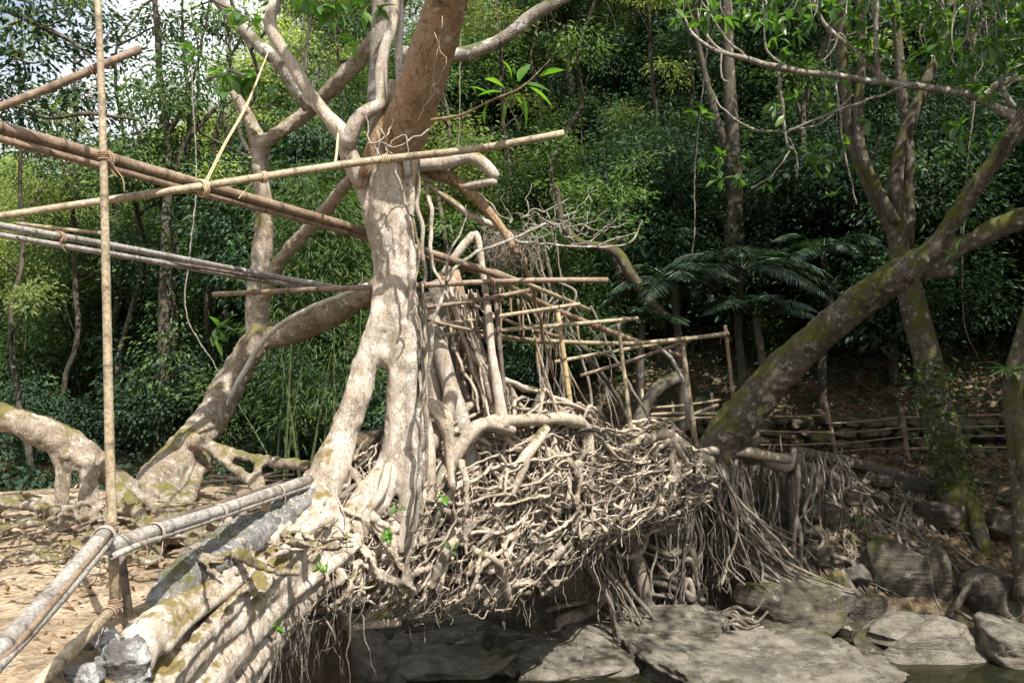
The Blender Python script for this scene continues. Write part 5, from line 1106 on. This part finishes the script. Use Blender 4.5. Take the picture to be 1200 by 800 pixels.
# ------------------------------------------------------------------ rocks
import bmesh
def ico(sub):
    bm = bmesh.new(); bmesh.ops.create_icosphere(bm, subdivisions=sub, radius=1.0); bm.verts.ensure_lookup_table()
    V = np.array([v.co[:] for v in bm.verts]); Fq = np.array([[v.index for v in f.verts] for f in bm.faces]); bm.free(); return V, Fq
ICO = {k: ico(k) for k in (3, 4, 5, 6)}
def rock_verts(c, a, b, h, sub=4, pw=3.0, rough=.16, rz=0., tilt=(0., 0.), strata=.05, flat=False):
    V, Fq = ICO[sub]; r = 1 / (np.abs(V) ** pw).sum(1) ** (1 / pw); v = V * r[:, None]; off = RNG.random(3) * 40
    k = 1 + rough * (1.5 * fbm(v * 1.3 + off, 4) + .7 * fbm(v * 4.5 + off, 4) - .5 * np.abs(vnoise(v * 2.1 + off)))
    v = v * k[:, None]
    for _ in range(9):        # fracture planes
        nn = nrm(RNG.normal(size=3) * [1, 1, .12 if flat else 1]); hh_ = RNG.uniform(.62, .95); ex = v @ nn - hh_ - .05 * fbm(v * 3 + off, 3); v = v - np.maximum(ex, 0)[:, None] * nn * .88
    v = v * (1 + .035 * fbm(v * 9 + off, 3))[:, None] * [a, b, h]
    lay = vnoise(np.stack([0 * v[:, 0] + off[0], 0 * v[:, 0] + off[1], v[:, 2] / h * 2.6 + .6 * fbm(v / max(a, .1) * 1.5, 2)], 1))
    v[:, :2] *= (1 + strata * lay * 2)[:, None]
    cz, sz = math.cos(rz), math.sin(rz); ct, st = math.cos(tilt[0]), math.sin(tilt[0]); cu, su = math.cos(tilt[1]), math.sin(tilt[1])
    Rz = np.array([[cz, -sz, 0], [sz, cz, 0], [0, 0, 1]]); Rx = np.array([[1, 0, 0], [0, ct, -st], [0, st, ct]]); Ry = np.array([[cu, 0, su], [0, 1, 0], [-su, 0, cu]])
    return v @ (Rz @ Rx @ Ry).T + c, Fq
def rockat(label, mat, px, py, hw, hh, d, dep=None, pw=3.0, rough=.2, rz=0., tilt=(0., 0.), sub=5, name='boulder', cat='boulder', strata=.05, group=None):
    a = 1.13 * hw / F * d; h = 1.1 * hh / F * d; b = dep if dep else a * .8
    v, f = rock_verts(P(px, py, d + b * .5), a, b, h, sub, pw, rough, rz, tilt, strata); mb = MB(); mb.add(v, None, f, .5)
    return solo(name, mb, M[mat], label, cat, group)
def slab(label, mat, cx, cy, z, a, b, h, rz=0., tilt=(0., 0.), pw=4, rough=.1, strata=.1):
    v, f = rock_verts(np.array([0, 0, 0.]), a, b, h, 6, pw, rough, rz, tilt, strata, True)
    o_ = RNG.random() * 20; cr = vnoise(np.stack([v[:, 0] * 1.2 + o_, v[:, 1] * 1.8, 0 * v[:, 0]], 1) + .25 * fbm(v * 4, 3)[:, None]); cr2 = vnoise(np.stack([v[:, 0] * .8 - o_, v[:, 1] * 2.6, 0 * v[:, 0] + 7], 1) + .2 * fbm(v * 5, 3)[:, None])
    v[:, 2] -= np.where(v[:, 2] > 0, .07 * np.exp(-(cr / .035) ** 2) + .04 * np.exp(-(cr2 / .03) ** 2), 0) + np.where(v[:, 2] > 0, .03 * sstep(-.05, .05, cr2), 0); v = v + [cx, cy, z]; mb = MB(); mb.add(v, None, f, .5)
    return solo('rock_slab', mb, M[mat], label, 'rock slab')
slab('huge flat pale bedrock slab sloping into the water at bottom right of centre', 'rock_pale', 2.55, 8.85, -.05, 1.5, 1.1, .28, .2, (.05, .02), 5, rough=.12, strata=.05)
slab('pale ledge rock under the pile of rootlets by the water', 'rock_pale', 1.75, 9.75, .10, .78, .5, .3, .1, (.03, -.04), strata=.12)
slab('broad grey shelf joining the slabs under the middle of the bridge', 'rock_grey', -.5, 9.7, -.02, 1.5, .8, .26, -.1, (.05, .02), strata=.12)
slab('worn pale shelf at the waterline between the bridge slabs and the bedrock', 'rock_pale', .75, 9.15, -.06, .85, .5, .2, .1, (.04, 0), strata=.12)
rockat('dark mossy boulder with undercut base lying under the fanned roots', 'rock_moss', 922, 708, 63, 34, 10.2, .55, 3, .12, -.1, (.1, 0))
rockat('two tiered pale grey rock beside the water at lower right', 'rock_pale', 1088, 766, 62, 38, 9.3, .55, 3, .14, -.1, (.05, -.06), strata=.14)
rockat('flat brownish slab lying on top of the two tiered rock', 'rock_pale', 1062, 742, 62, 15, 9.55, .4, 3, .16, .1, (.08, 0), name='rock_slab', cat='rock slab', strata=.1)
rockat('small dark stone between the pale slab and the tiered rock', 'rock_moss', 1025, 762, 27, 22, 9.5, .25, 3, .2)
rockat('tall square dark block on the bank', 'rock_moss', 1052, 675, 40, 46, 10.9, .45, 5, .10, .15, strata=.03)
rockat('mossy green shoulder of rock to the right of the square block', 'rock_moss', 1085, 690, 20, 48, 10.9, .4, 3.4, .12)
rockat('rock with bright yellow moss beside the fanned roots', 'rock_yellow', 980, 692, 14, 20, 10.6, .2, 2.6, .14)
rockat('dark wedge of rock below the yellow mossy one', 'rock_moss', 1000, 722, 40, 32, 10.5, .4, 3, .15)
rockat('round mossy boulder at right below the tree roots', 'rock_moss', 1160, 703, 32, 34, 10.5, .4, 2.6, .12)
rockat('pale slab entering the water at the right edge', 'rock_pale', 1195, 762, 48, 34, 9.3, .7, 3.4, .12, -.3, (0, .15), name='rock_slab', cat='rock slab')
rockat('boulder with a sunlit spot under the bamboo fence', 'rock_moss', 1076, 588, 25, 26, 12.2, .35, 3, .12)
rockat('long low mossy rock left of the dark tree base', 'rock_moss', 1052, 628, 48, 16, 11.6, .35, 3, .15)
rockat('mossy rock at the foot of the dark tree on its right', 'rock_moss', 1165, 622, 34, 20, 11.8, .4, 3, .15)
rockat('dark rock stacked under the right edge trunk', 'rock_moss', 1180, 655, 36, 24, 11.3, .4, 3, .15)
rockat('low rock between the dark tree and the mossy boulder', 'rock_moss', 1118, 690, 28, 22, 10.9, .3, 3, .15)
rockat('fallen block behind the boulder under the root curtain', 'rock_moss', 950, 655, 34, 22, 11.2, .3, 4, .12)
rockat('dark block half buried in the bank right of the root curtain', 'rock_moss', 935, 608, 30, 18, 12.0, .3, 4, .12)
rockat('grey wet slab under the middle of the bridge catching dappled sun', 'rock_pale', 525, 778, 82, 20, 9.0, .5, 4, .1, .05, (.08, -.03), name='rock_slab', cat='rock slab', strata=.1)
rockat('rounded grey boulder left of the dappled slab', 'rock_pale', 428, 778, 36, 34, 8.8, .45, 3, .13)
rockat('brown mossy boulder under the bridge behind the dappled slab', 'rock_moss', 494, 748, 44, 26, 9.7, .45, 3, .14)
rockat('thin pale ledge between the slab and the mossy boulder', 'rock_pale', 555, 752, 60, 12, 9.5, .35, 3.4, .12, .1, (0, -.12), name='rock_slab', cat='rock slab')
rockat('big dark mossy block right of centre under the bridge', 'rock_moss', 612, 735, 44, 46, 10.0, .6, 4, .12)
rockat('grey slab in front of the dark mossy block', 'rock_pale', 632, 775, 66, 20, 9.1, .45, 3.6, .12, .05, (.05, 0), name='rock_slab', cat='rock slab', strata=.12)
rockat('brown slab with rootlets crawling over it', 'rock_pale', 690, 748, 62, 26, 9.7, .55, 4, .12, .1, (.12, .05), name='rock_slab', cat='rock slab')
rockat('pale low slab with a sunlit edge at the waterline', 'rock_pale', 665, 787, 62, 13, 8.9, .3, 3.6, .1, .1, (0, -.06), name='rock_slab', cat='rock slab')
rockat('slim dark stone standing in the gap between slabs', 'rock_moss', 573, 765, 10, 30, 9.2, .3, 3, .15)
rockat('wet dark shelf of rock under the fig roots', 'rock_grey', 385, 760, 60, 16, 9.2, .6, 3.6, .12, .1, name='rock_slab', cat='rock slab')
rockat('low dark rock under the fig roots next to the wet shelf', 'rock_moss', 365, 735, 40, 22, 9.8, .5, 3, .14)
rockat('grey boulder in the dark hollow beneath the bridge', 'rock_moss', 570, 705, 60, 22, 11.0, .5, 3, .14)
for q, (x, y, a, d) in enumerate(((700, 792, 14, 8.9), (455, 800, 22, 8.6), (748, 762, 14, 9.2), (480, 722, 22, 10.4), (545, 728, 14, 10.2))):
    rockat('small wet stone at the waterline under the bridge', 'rock_grey', x, y, a, a * .6, d, None, 3, .15, sub=4, name='stone', cat='stone', group='small wet stones under the bridge')
for q in range(30):
    x = RNG.uniform(840, 1230); s_ = RNG.uniform(.1, 2.4); xx = (x - 600) / F * 11.5; y = float(yb(xx)) + s_; a = RNG.uniform(.08, .3)
    a *= 1.2
    v, f = rock_verts(np.array([xx, y, hgt(xx, y) + a * .2]), a, a * .8, a * RNG.uniform(.5, .8), 4, RNG.uniform(2.6, 4.5), .16, RNG.random() * 3); mb = MB(); mb.add(v, None, f, .5)
    solo('bank_rock', mb, M[('rock_moss', 'rock_grey', 'rock_moss')[q % 3]], 'small dark rock half buried in the shaded bank below the far path', 'rock', 'small rocks on the shaded bank')
# near bank, lower left
rockat('lichen spotted white stone at the foot of the upright pole', 'lichen_rock', 146, 786, 28, 30, 3.35, .12, 2.4, .34, .4)
rockat('white grey stone in the lower left corner beside the slanting pole', 'lichen_rock', 92, 795, 26, 20, 3.2, .09, 2.6, .22)
rockat('dark round stone behind the slanting yellow pole', 'rock_grey', 88, 768, 15, 17, 3.4, .06, 2.6, .15, sub=4, name='stone', cat='stone')
rockat('dark pitted stone right of the slanting yellow pole', 'lichen_rock', 118, 752, 20, 18, 3.5, .08, 2.6, .2, sub=4, name='stone', cat='stone')
rockat('small dark stone at the left edge of the sandy path', 'rock_grey', 40, 783, 17, 9, 3.5, .06, 2.6, .15, sub=4, name='stone', cat='stone')
rockat('little dark pebble near the foot of the upright pole', 'rock_grey', 82, 757, 8, 6, 3.6, .03, 2.6, .15, sub=3, name='stone', cat='stone')
# dry stone walls on the far bank
def stonewall(name, label, x0, x1, yoff, z0, z1, ch, mat):
    mb = MB(); z = z0; row = 0
    while z < z1:
        x = x0 + RNG.random() * .2; hh = ch * RNG.uniform(.8, 1.2)
        while x < x1:
            ww = RNG.uniform(.18, .5) * ch / .22; yy = float(yb(x)) + yoff + .06 * row + .05 * RNG.normal()
            v, f = rock_verts(np.array([x + ww / 2, yy, z + hh / 2 + .04 * RNG.normal()]), ww / 2 * RNG.uniform(.95, 1.1), .22, hh / 2 * RNG.uniform(.95, 1.25), 3, RNG.uniform(2.4, 4), .24, .15 * RNG.normal(), (0, .08 * RNG.normal())); mb.add(v, None, f, .5); x += ww
        z += hh; row += 1
    return solo(name, mb, M[mat], label, 'wall')
stonewall('stone_wall', 'mossy dry stone wall behind the far path and its bamboo fence', 2.9, 9.6, 3.95, 1.5, 2.28, .19, 'rock_wall')
stonewall('retaining_wall', 'low rough stone facing under the far path at the right', 6.6, 9.2, 2.2, 1.0, 1.6, .15, 'rock_moss')

# ------------------------------------------------------------------ more trees
def simple_tree(name, label, mat, trunks, foliage=None, fmat='leaf_dark', top=None, group=None, seg=12, wob=.03, fname='leaves'):
    p, r = T(*trunks[0]); base = p[np.argmin(p[:, 2])]
    t = thing(name, label, 'tree', base, group); m = MB()
    for q in trunks: tt(m, *q, seg=seg, lump=.12, wob=wob)
    part('trunk', m, M[mat], t)
    if top is not None:
        f2 = MB(); c2 = crown(f2, top, 60 * len(top), 24, .17, .07, .35); m2 = MB()
        for q in top: m2.tube(wig(P(*trunks[0][-1][:2], trunks[0][-1][2] or 12.3), q[:3], 5, .06), np.linspace(.06, .02, 5), 6, .2)
        for q in RNG.choice(len(c2), 60, replace=False): m2.tube(wig(min(top, key=lambda e: np.linalg.norm(np.array(e[:3]) - c2[q]))[:3], c2[q], 3, .08), [.02, .012, .005], 4, .3)
        part('crown', f2, M[fmat], t); o = part('crown_branches', m2, M[mat], t); o['kind'] = 'stuff'
    if foliage is not None: part(fname, foliage, M[fmat], t)
    return t
f = MB()   # ivy on the trunk
for k in range(900):
    t_ = RNG.random(); x = 1085 + 45 * t_ + 18 * RNG.normal(); y = 420 + 180 * t_; 
    leaves_into(f, P(x, y, 11.85 - .12 * RNG.random())[None], np.array([[RNG.normal(), -.6, -.4 + .5 * RNG.normal()]]), .07, .05, np.array([RNG.random()]))
simple_tree('dark_tree', 'dark mossy tree with a flared base and ivy in front of the far path', 'dark',
            [[(1128, 668, 11.5, 24), (1124, 620, 11.7, 21), (1115, 560, 12.0, 19), (1102, 490, 12.2, 16.5), (1086, 420, 12.4, 15), (1072, 360, 12.5, 14.5), (1056, 305, 12.6, 14), (1046, 270, None, 9), (1020, 225, None, 7), (1000, 175, None, 6), (992, 110, 12.5, 5), (985, 30, 12.4, 7), (980, -120, 12.3, 5)],
             [(1058, 305, 12.6, 11), (1052, 250, None, 9), (1050, 200, None, 8), (1062, 150, None, 7.5), (1080, 110, None, 7), (1100, 50, None, 6), (1120, -60, None, 7), (1130, -200, 12.5, 5)],
             [(1062, 290, 12.7, 8), (1064, 230, None, 6.5), (1066, 170, None, 6), (1058, 110, None, 6), (1050, 30, None, 5), (1046, -80, None, 4)], [(1050, 260, 12.5, 6.5), (1012, 190, None, 5.5), (1004, 130, None, 6), (1010, 60, None, 5), (1000, -60, None, 4)],
             [(1130, 640, 11.4, 12), (1150, 670, 11.2, 10), (1165, 690, 11.0, 7)], [(1120, 640, 11.4, 12), (1108, 690, 11.1, 9), (1104, 715, 10.9, 6)], [(1132, 640, 11.4, 10), (1132, 690, 11.1, 8), (1136, 715, 10.9, 6)], [(1140, 590, 11.6, 8), (1150, 625, 11.3, 9), (1160, 660, 11.1, 6)]], f, 'leaf_mid', fname='ivy', top=[(4.9, 12.2, 11.8, 1.9, 1.6, .9), (7.0, 12.6, 12.2, 2, 1.7, .9), (3.0, 12.6, 11.6, 1.7, 1.6, .8), (8.8, 13, 12.4, 1.8, 1.6, .9)])
f = MB()
for k in range(26):
    a = RNG.uniform(0, 6.28); d_ = np.array([math.cos(a), math.sin(a) - .3, .5 + .4 * RNG.random()]); b0 = P(1184, 437, 10.2)
    for s_ in range(1): bigleaf(f, b0 + .03 * RNG.normal(size=3), d_, RNG.uniform(.25, .42), .035, RNG.random(), .8)
simple_tree('dark_tree', 'dark slim trunk at the right edge with an epiphyte fern', 'dark', [[(1200, 700, 10.3, 12), (1196, 600, None, 10), (1190, 520, None, 9), (1186, 450, None, 11), (1196, 400, None, 8), (1215, 330, 10.4, 7), (1240, 200, 10.6, 8)], [(1186, 460, 10.3, 9), (1196, 500, 10.2, 8), (1200, 560, 10.2, 6)]], f, 'leaf_mid', fname='fern')
simple_tree('dark_tree', 'broad shadowed trunk on the slope above the palms', 'jungle_bark', [[(862, 330, 16.4, 13), (860, 240, 16.4, 10), (858, 150, 16.4, 7.5), (852, 40, 16.5, 6), (845, -120, 16.6, 5)], [(858, 200, 16.4, 6), (840, 140, 16.3, 4), (820, 60, 16.3, 3), (805, 0, 16.3, 1)]], top=[(4.2, 16.5, 13.4, 2.2, 1.8, 1), (2.2, 16, 13.4, 2, 1.8, .9), (6.4, 17, 13.8, 2.2, 1.8, 1)])
f = MB(); crown(f, [(*P(192, 420, 16.4), .35, .3, 1.4), (*P(200, 300, 16.4), .4, .3, .7), (*P(160, 190, 16.3), .9, .6, .7), (*P(225, 90, 16.3), .7, .5, .8), (*P(150, 120, 16.3), .6, .5, .6), (*P(180, 480, 16.4), .4, .3, .8)], 190, 20, .12, .048, .5)
simple_tree('vine_tree', 'slim vine-hung trunk rising behind the upright pole', 'jungle_bark', [[(186, 560, 16.5, 9), (190, 470, None, 8), (192, 380, None, 7), (194, 280, None, 6), (197, 190, None, 5), (188, 90, None, 4), (182, 0, None, 3.2), (175, -120, None, 2.4)], [(196, 160, 16.5, 3), (215, 120, None, 2.4), (235, 60, None, 1.6), (244, 0, None, .8), (248, -60, None, .3)], [(194, 200, 16.5, 2.4), (165, 165, None, 1.8), (150, 110, None, 1), (143, 70, None, .3)], [(206, 200, 16.4, 4), (222, 160, None, 3), (255, 125, None, 2.4)]], f, 'leaf_mid', fname='climbers')
f = MB(); crown(f, [(*P(214, 440, 17), .3, .3, 1.2), (*P(170, 180, 17), 1.0, .8, 1.0), (*P(165, 300, 17), .8, .6, .9), (*P(225, 200, 17), .7, .5, 1.1)], 220, 22, .11, .045, .4)
simple_tree('vine_tree', 'second vine-hung trunk just right of the slim one', 'jungle_bark', [[(205, 560, 17, 6), (206, 440, None, 5), (204, 330, None, 4.5), (210, 240, None, 4), (222, 150, None, 3), (215, 40, None, 1.6), (212, -40, None, .6)]], f, 'leaf_dark', fname='climbers')
f = MB(); crown(f, [(*P(700, 232, 13.6), .62, .5, .4), (*P(730, 215, 13.8), .5, .4, .3), (*P(672, 250, 13.4), .4, .3, .22), (*P(716, 262, 13.5), .5, .4, .25), (*P(745, 190, 13.9), .3, .3, .2), (*P(660, 215, 13.6), .3, .3, .2)], 90, 17, .10, .036, .15, .2)
simple_tree('small_tree', 'small bright green tree with thin stems behind the bare twigs', 'jungle_bark', [[(735, 345, 13.9, 6), (722, 310, None, 3), (712, 280, None, 2.4), (705, 235, None, 1.6)], [(722, 310, 13.9, 2.5), (724, 270, None, 2), (732, 215, None, 1.4)], [(718, 300, 13.9, 2.2), (696, 275, None, 1.8), (676, 250, None, 1.2)]], f, 'leaf_mid')
simple_tree('crooked_tree', 'crooked leafless mossy trunk bending behind the railing', 'dark', [[(775, 372, 13.2, 8), (755, 345, 13.2, 7), (738, 318, None, 6.5), (724, 296, None, 6), (700, 288, None, 5.5), (680, 284, None, 5), (660, 262, None, 4), (650, 215, None, 3)]])
f = MB(); crown(f, [(*P(40, 50, 12), .75, .7, .45), (*P(-20, 100, 12), .8, .7, .6), (*P(80, 20, 12), .6, .6, .3), (*P(10, -10, 12), 1.0, .9, .4), (*P(90, 105, 12.2), .7, .6, .35), (*P(30, 130, 12.2), .7, .6, .35), (*P(140, 60, 12.2), .5, .5, .3)], 120, 18, .13, .05, .25)
simple_tree('overhanging_tree', 'dark branches with small leaves against the sky in the top left corner', 'jungle_bark', [[(-260, 720, 12.5, 20), (-240, 400, 12.4, 16), (-180, 100, 12.2, 11), (-80, 20, 12.1, 6), (0, 12, 12, 3.4), (50, 32, None, 3), (85, 48, None, 2.4), (108, 66, None, 1.6)], [(-60, 18, 12.1, 3), (0, 60, 12, 1.8), (35, 75, None, 1), (60, 70, None, .6)], [(-100, 40, 12.1, 3.4), (0, 110, 12, 2.4), (50, 138, None, 2.4), (100, 135, 12.2, 2.4), (160, 140, 12.6, 1.6)], [(50, 32, 12, 1.2), (75, 20, None, 1), (100, -5, None, .7)]], f, 'leaf_dark')
# palms
def palm(label, px, py, d, n_, L, lean=0.):
    base = P(px, py, d); base[2] = hgt(base[0], base[1]) - .1; top = P(px + lean, py, d); t = thing('palm', label, 'palm', base, 'palms on the shaded bank')
    m = MB(); m.tube(wig(base, top, 4, .03), [.10, .08, .07, .06], 9, .12, .15); part('trunk', m, M['jungle_bark'], t)
    for k in range(n_):
        a = k * 2.4 + .3 * RNG.normal(); e = RNG.uniform(.15, 1.0); h = np.array([math.cos(a), math.sin(a), 0]); m = MB()
        s = np.linspace(0, 1, 26); c = top + h * (L * (s * math.cos(e) + 0.12 * s * s))[:, None] + np.array([0, 0, 1.]) * (L * (s * math.sin(e) - .62 * s ** 2.2))[:, None]
        m.tube(c[::3], np.linspace(.014, .004, len(c[::3])), 5, .1, 0, tone=.8)
        tan = nrm(np.gradient(c, axis=0)); side = nrm(np.cross(tan, [0, 0, 1.])); 
        for i in range(3, 26):
            for sg in (1, -1):
                for hf in (0, .5):
                    pp = c[i] * (1 - hf) + c[i - 1] * hf; ll = L * .33 * math.sin(math.pi * min(1, (i - 1 - hf) / 24) ** .8 * .92 + .15)
                    dd = side[i] * sg * .85 + tan[i] * .6 + np.array([0, 0, -.25 + .1 * RNG.normal()])
                    leaves_into(m, pp[None], dd[None], ll, .028, np.array([np.clip(.5 + .2 * RNG.normal(), 0, 1)]), .15, np.array([[0, 0, 1.]]) + .2 * RNG.normal(size=(1, 3)))
        part('frond', m, M['leaf_palm'], t)
palm('dark feathery palm behind the end of the longest crosspiece', 790, 335, 13.6, 13, 1.25)
palm('largest feathery palm above the leaning tree base', 868, 318, 14.2, 14, 1.5)
palm('low palm with a pale shining frond left of the leaning trunk', 885, 372, 13.4, 11, 1.15)
palm('shaded palm peeping between the leaning trunk and the dark tree', 965, 300, 15.0, 12, 1.3)
palm('small low palm under the railing crosspieces', 752, 380, 13.2, 9, .85)
# bamboo grove behind the deck
bg_ = thing('bamboo_clump', 'feathery green bamboo clump standing behind the gap between the two fig trees', 'bamboo', (*P(370, 560, 13.2)[:2], hgt(*P(370, 560, 13.2)[:2])))
for k in range(12):
    x = 320 + 110 * RNG.random(); b0 = P(x, 560, 13 + RNG.normal() * .4); b0[2] = hgt(b0[0], b0[1]) - .1; e = b0 + [RNG.normal() * .5, RNG.normal() * .3, RNG.uniform(3.2, 5.4)]
    mid = (b0 + e) / 2 + [RNG.normal() * .08, 0, .2]; part('culm', bpole_mb(np.array([b0, mid, e]), np.array([.022, .02, .008]), .35, 7), M['culm'], bg_)
f = MB(); crown(f, [(*P(385, 300, 13), .9, .7, 1.0), (*P(345, 360, 13), .8, .6, .8), (*P(395, 430, 13), .7, .6, 1.0), (*P(360, 250, 13.2), .9, .7, .9), (*P(340, 470, 13.2), .5, .5, .8), (*P(420, 330, 13.4), .7, .6, 1.2)], 520, 22, .15, .021, .55, .3)
part('foliage', f, M['leaf_bamboo'], bg_)
# seedlings and leafy bits on the roots
G_ = 'tiny seedlings sprouting on the roots'
for px, py, d, mat, lab in ((518, 584, 5.95, 'leaf_fresh', 'small green seedling sprouting in the middle of the root wall'), (463, 594, 5.5, 'leaf_mid', 'bluish seedling on the mossy root right of the fig foot'), (453, 627, 5.45, 'leaf_fresh', 'drooping yellow green seedling below the bluish one'),
                            (320, 732, 4.75, 'leaf_fresh', 'pair of seed leaves hanging under the foot roots'), (374, 660, 5.1, 'leaf_fresh', 'fresh seedling at the lower edge of the fig roots'), (530, 642, 5.95, 'leaf_mid', 'tiny sprout low on the root wall'), (948, 588, 11.8, 'leaf_fresh', 'small green herb on the dark bank below the far path'), (1010, 612, 11.4, 'leaf_mid', 'dark herb on the bank left of the sunlit boulder')):
    m = MB(); p0 = P(px, py, d); sc = d / 5.8; m.tube([p0 + np.array([0, .03, -.06]) * sc, p0], .003 * sc, 5, .03, 0, tone=.7); 
    rosette(m, p0, (RNG.normal() * .3, -.5, .5), 5, .07 * sc, .04 * sc); solo('seedling', m, M[mat], lab, 'seedling')
# pink-red fallen leaves stuck on the roots
for px, py, d, lab in ((466, 659, 5.6, 'pinkish dead leaf caught low on the bridge roots'), (372, 665, 5.15, 'pinkish dead leaf under the fresh seedling on the fig roots'), (455, 640, 5.55, 'pinkish dead leaf just under the drooping seedling')):
    m = MB(); bigleaf(m, P(px, py, d), (.6, -.5, -.3), .07, .05, .9, .5); solo('fallen_leaf', m, M['litter'], lab, 'leaf')
# driftwood
m = MB(); tt(m, (450, 676 + 50, 10.4, 4), (510, 727, 10.3, 4), (570, 730, 10.2, 3), seg=8); solo('driftwood', m, M['dark'], 'dark driftwood stick wedged between rocks under the bridge', 'stick')

for k in range(34):     # loose pebbles on the trodden path
    px, py = RNG.uniform(0, 300), RNG.uniform(655, 790); d = (CZ - 2.16) / ((py - HY) / F); c = P(px, py, d)
    if c[0] > -1.62: continue
    r = RNG.uniform(.008, .026); c[2] = hgt(c[0], c[1]) + .012; v, f = rock_verts(c, r, r * .8, r * .55, 3, 2.6, .2, RNG.random() * 3); mb = MB(); mb.add(v, None, f, .5)
    solo('pebble', mb, M[('rock_grey', 'rock_pale', 'lichen_rock')[k % 3]], 'loose pebble lying on the sandy path by the handrail', 'pebble', 'pebbles on the sandy path')
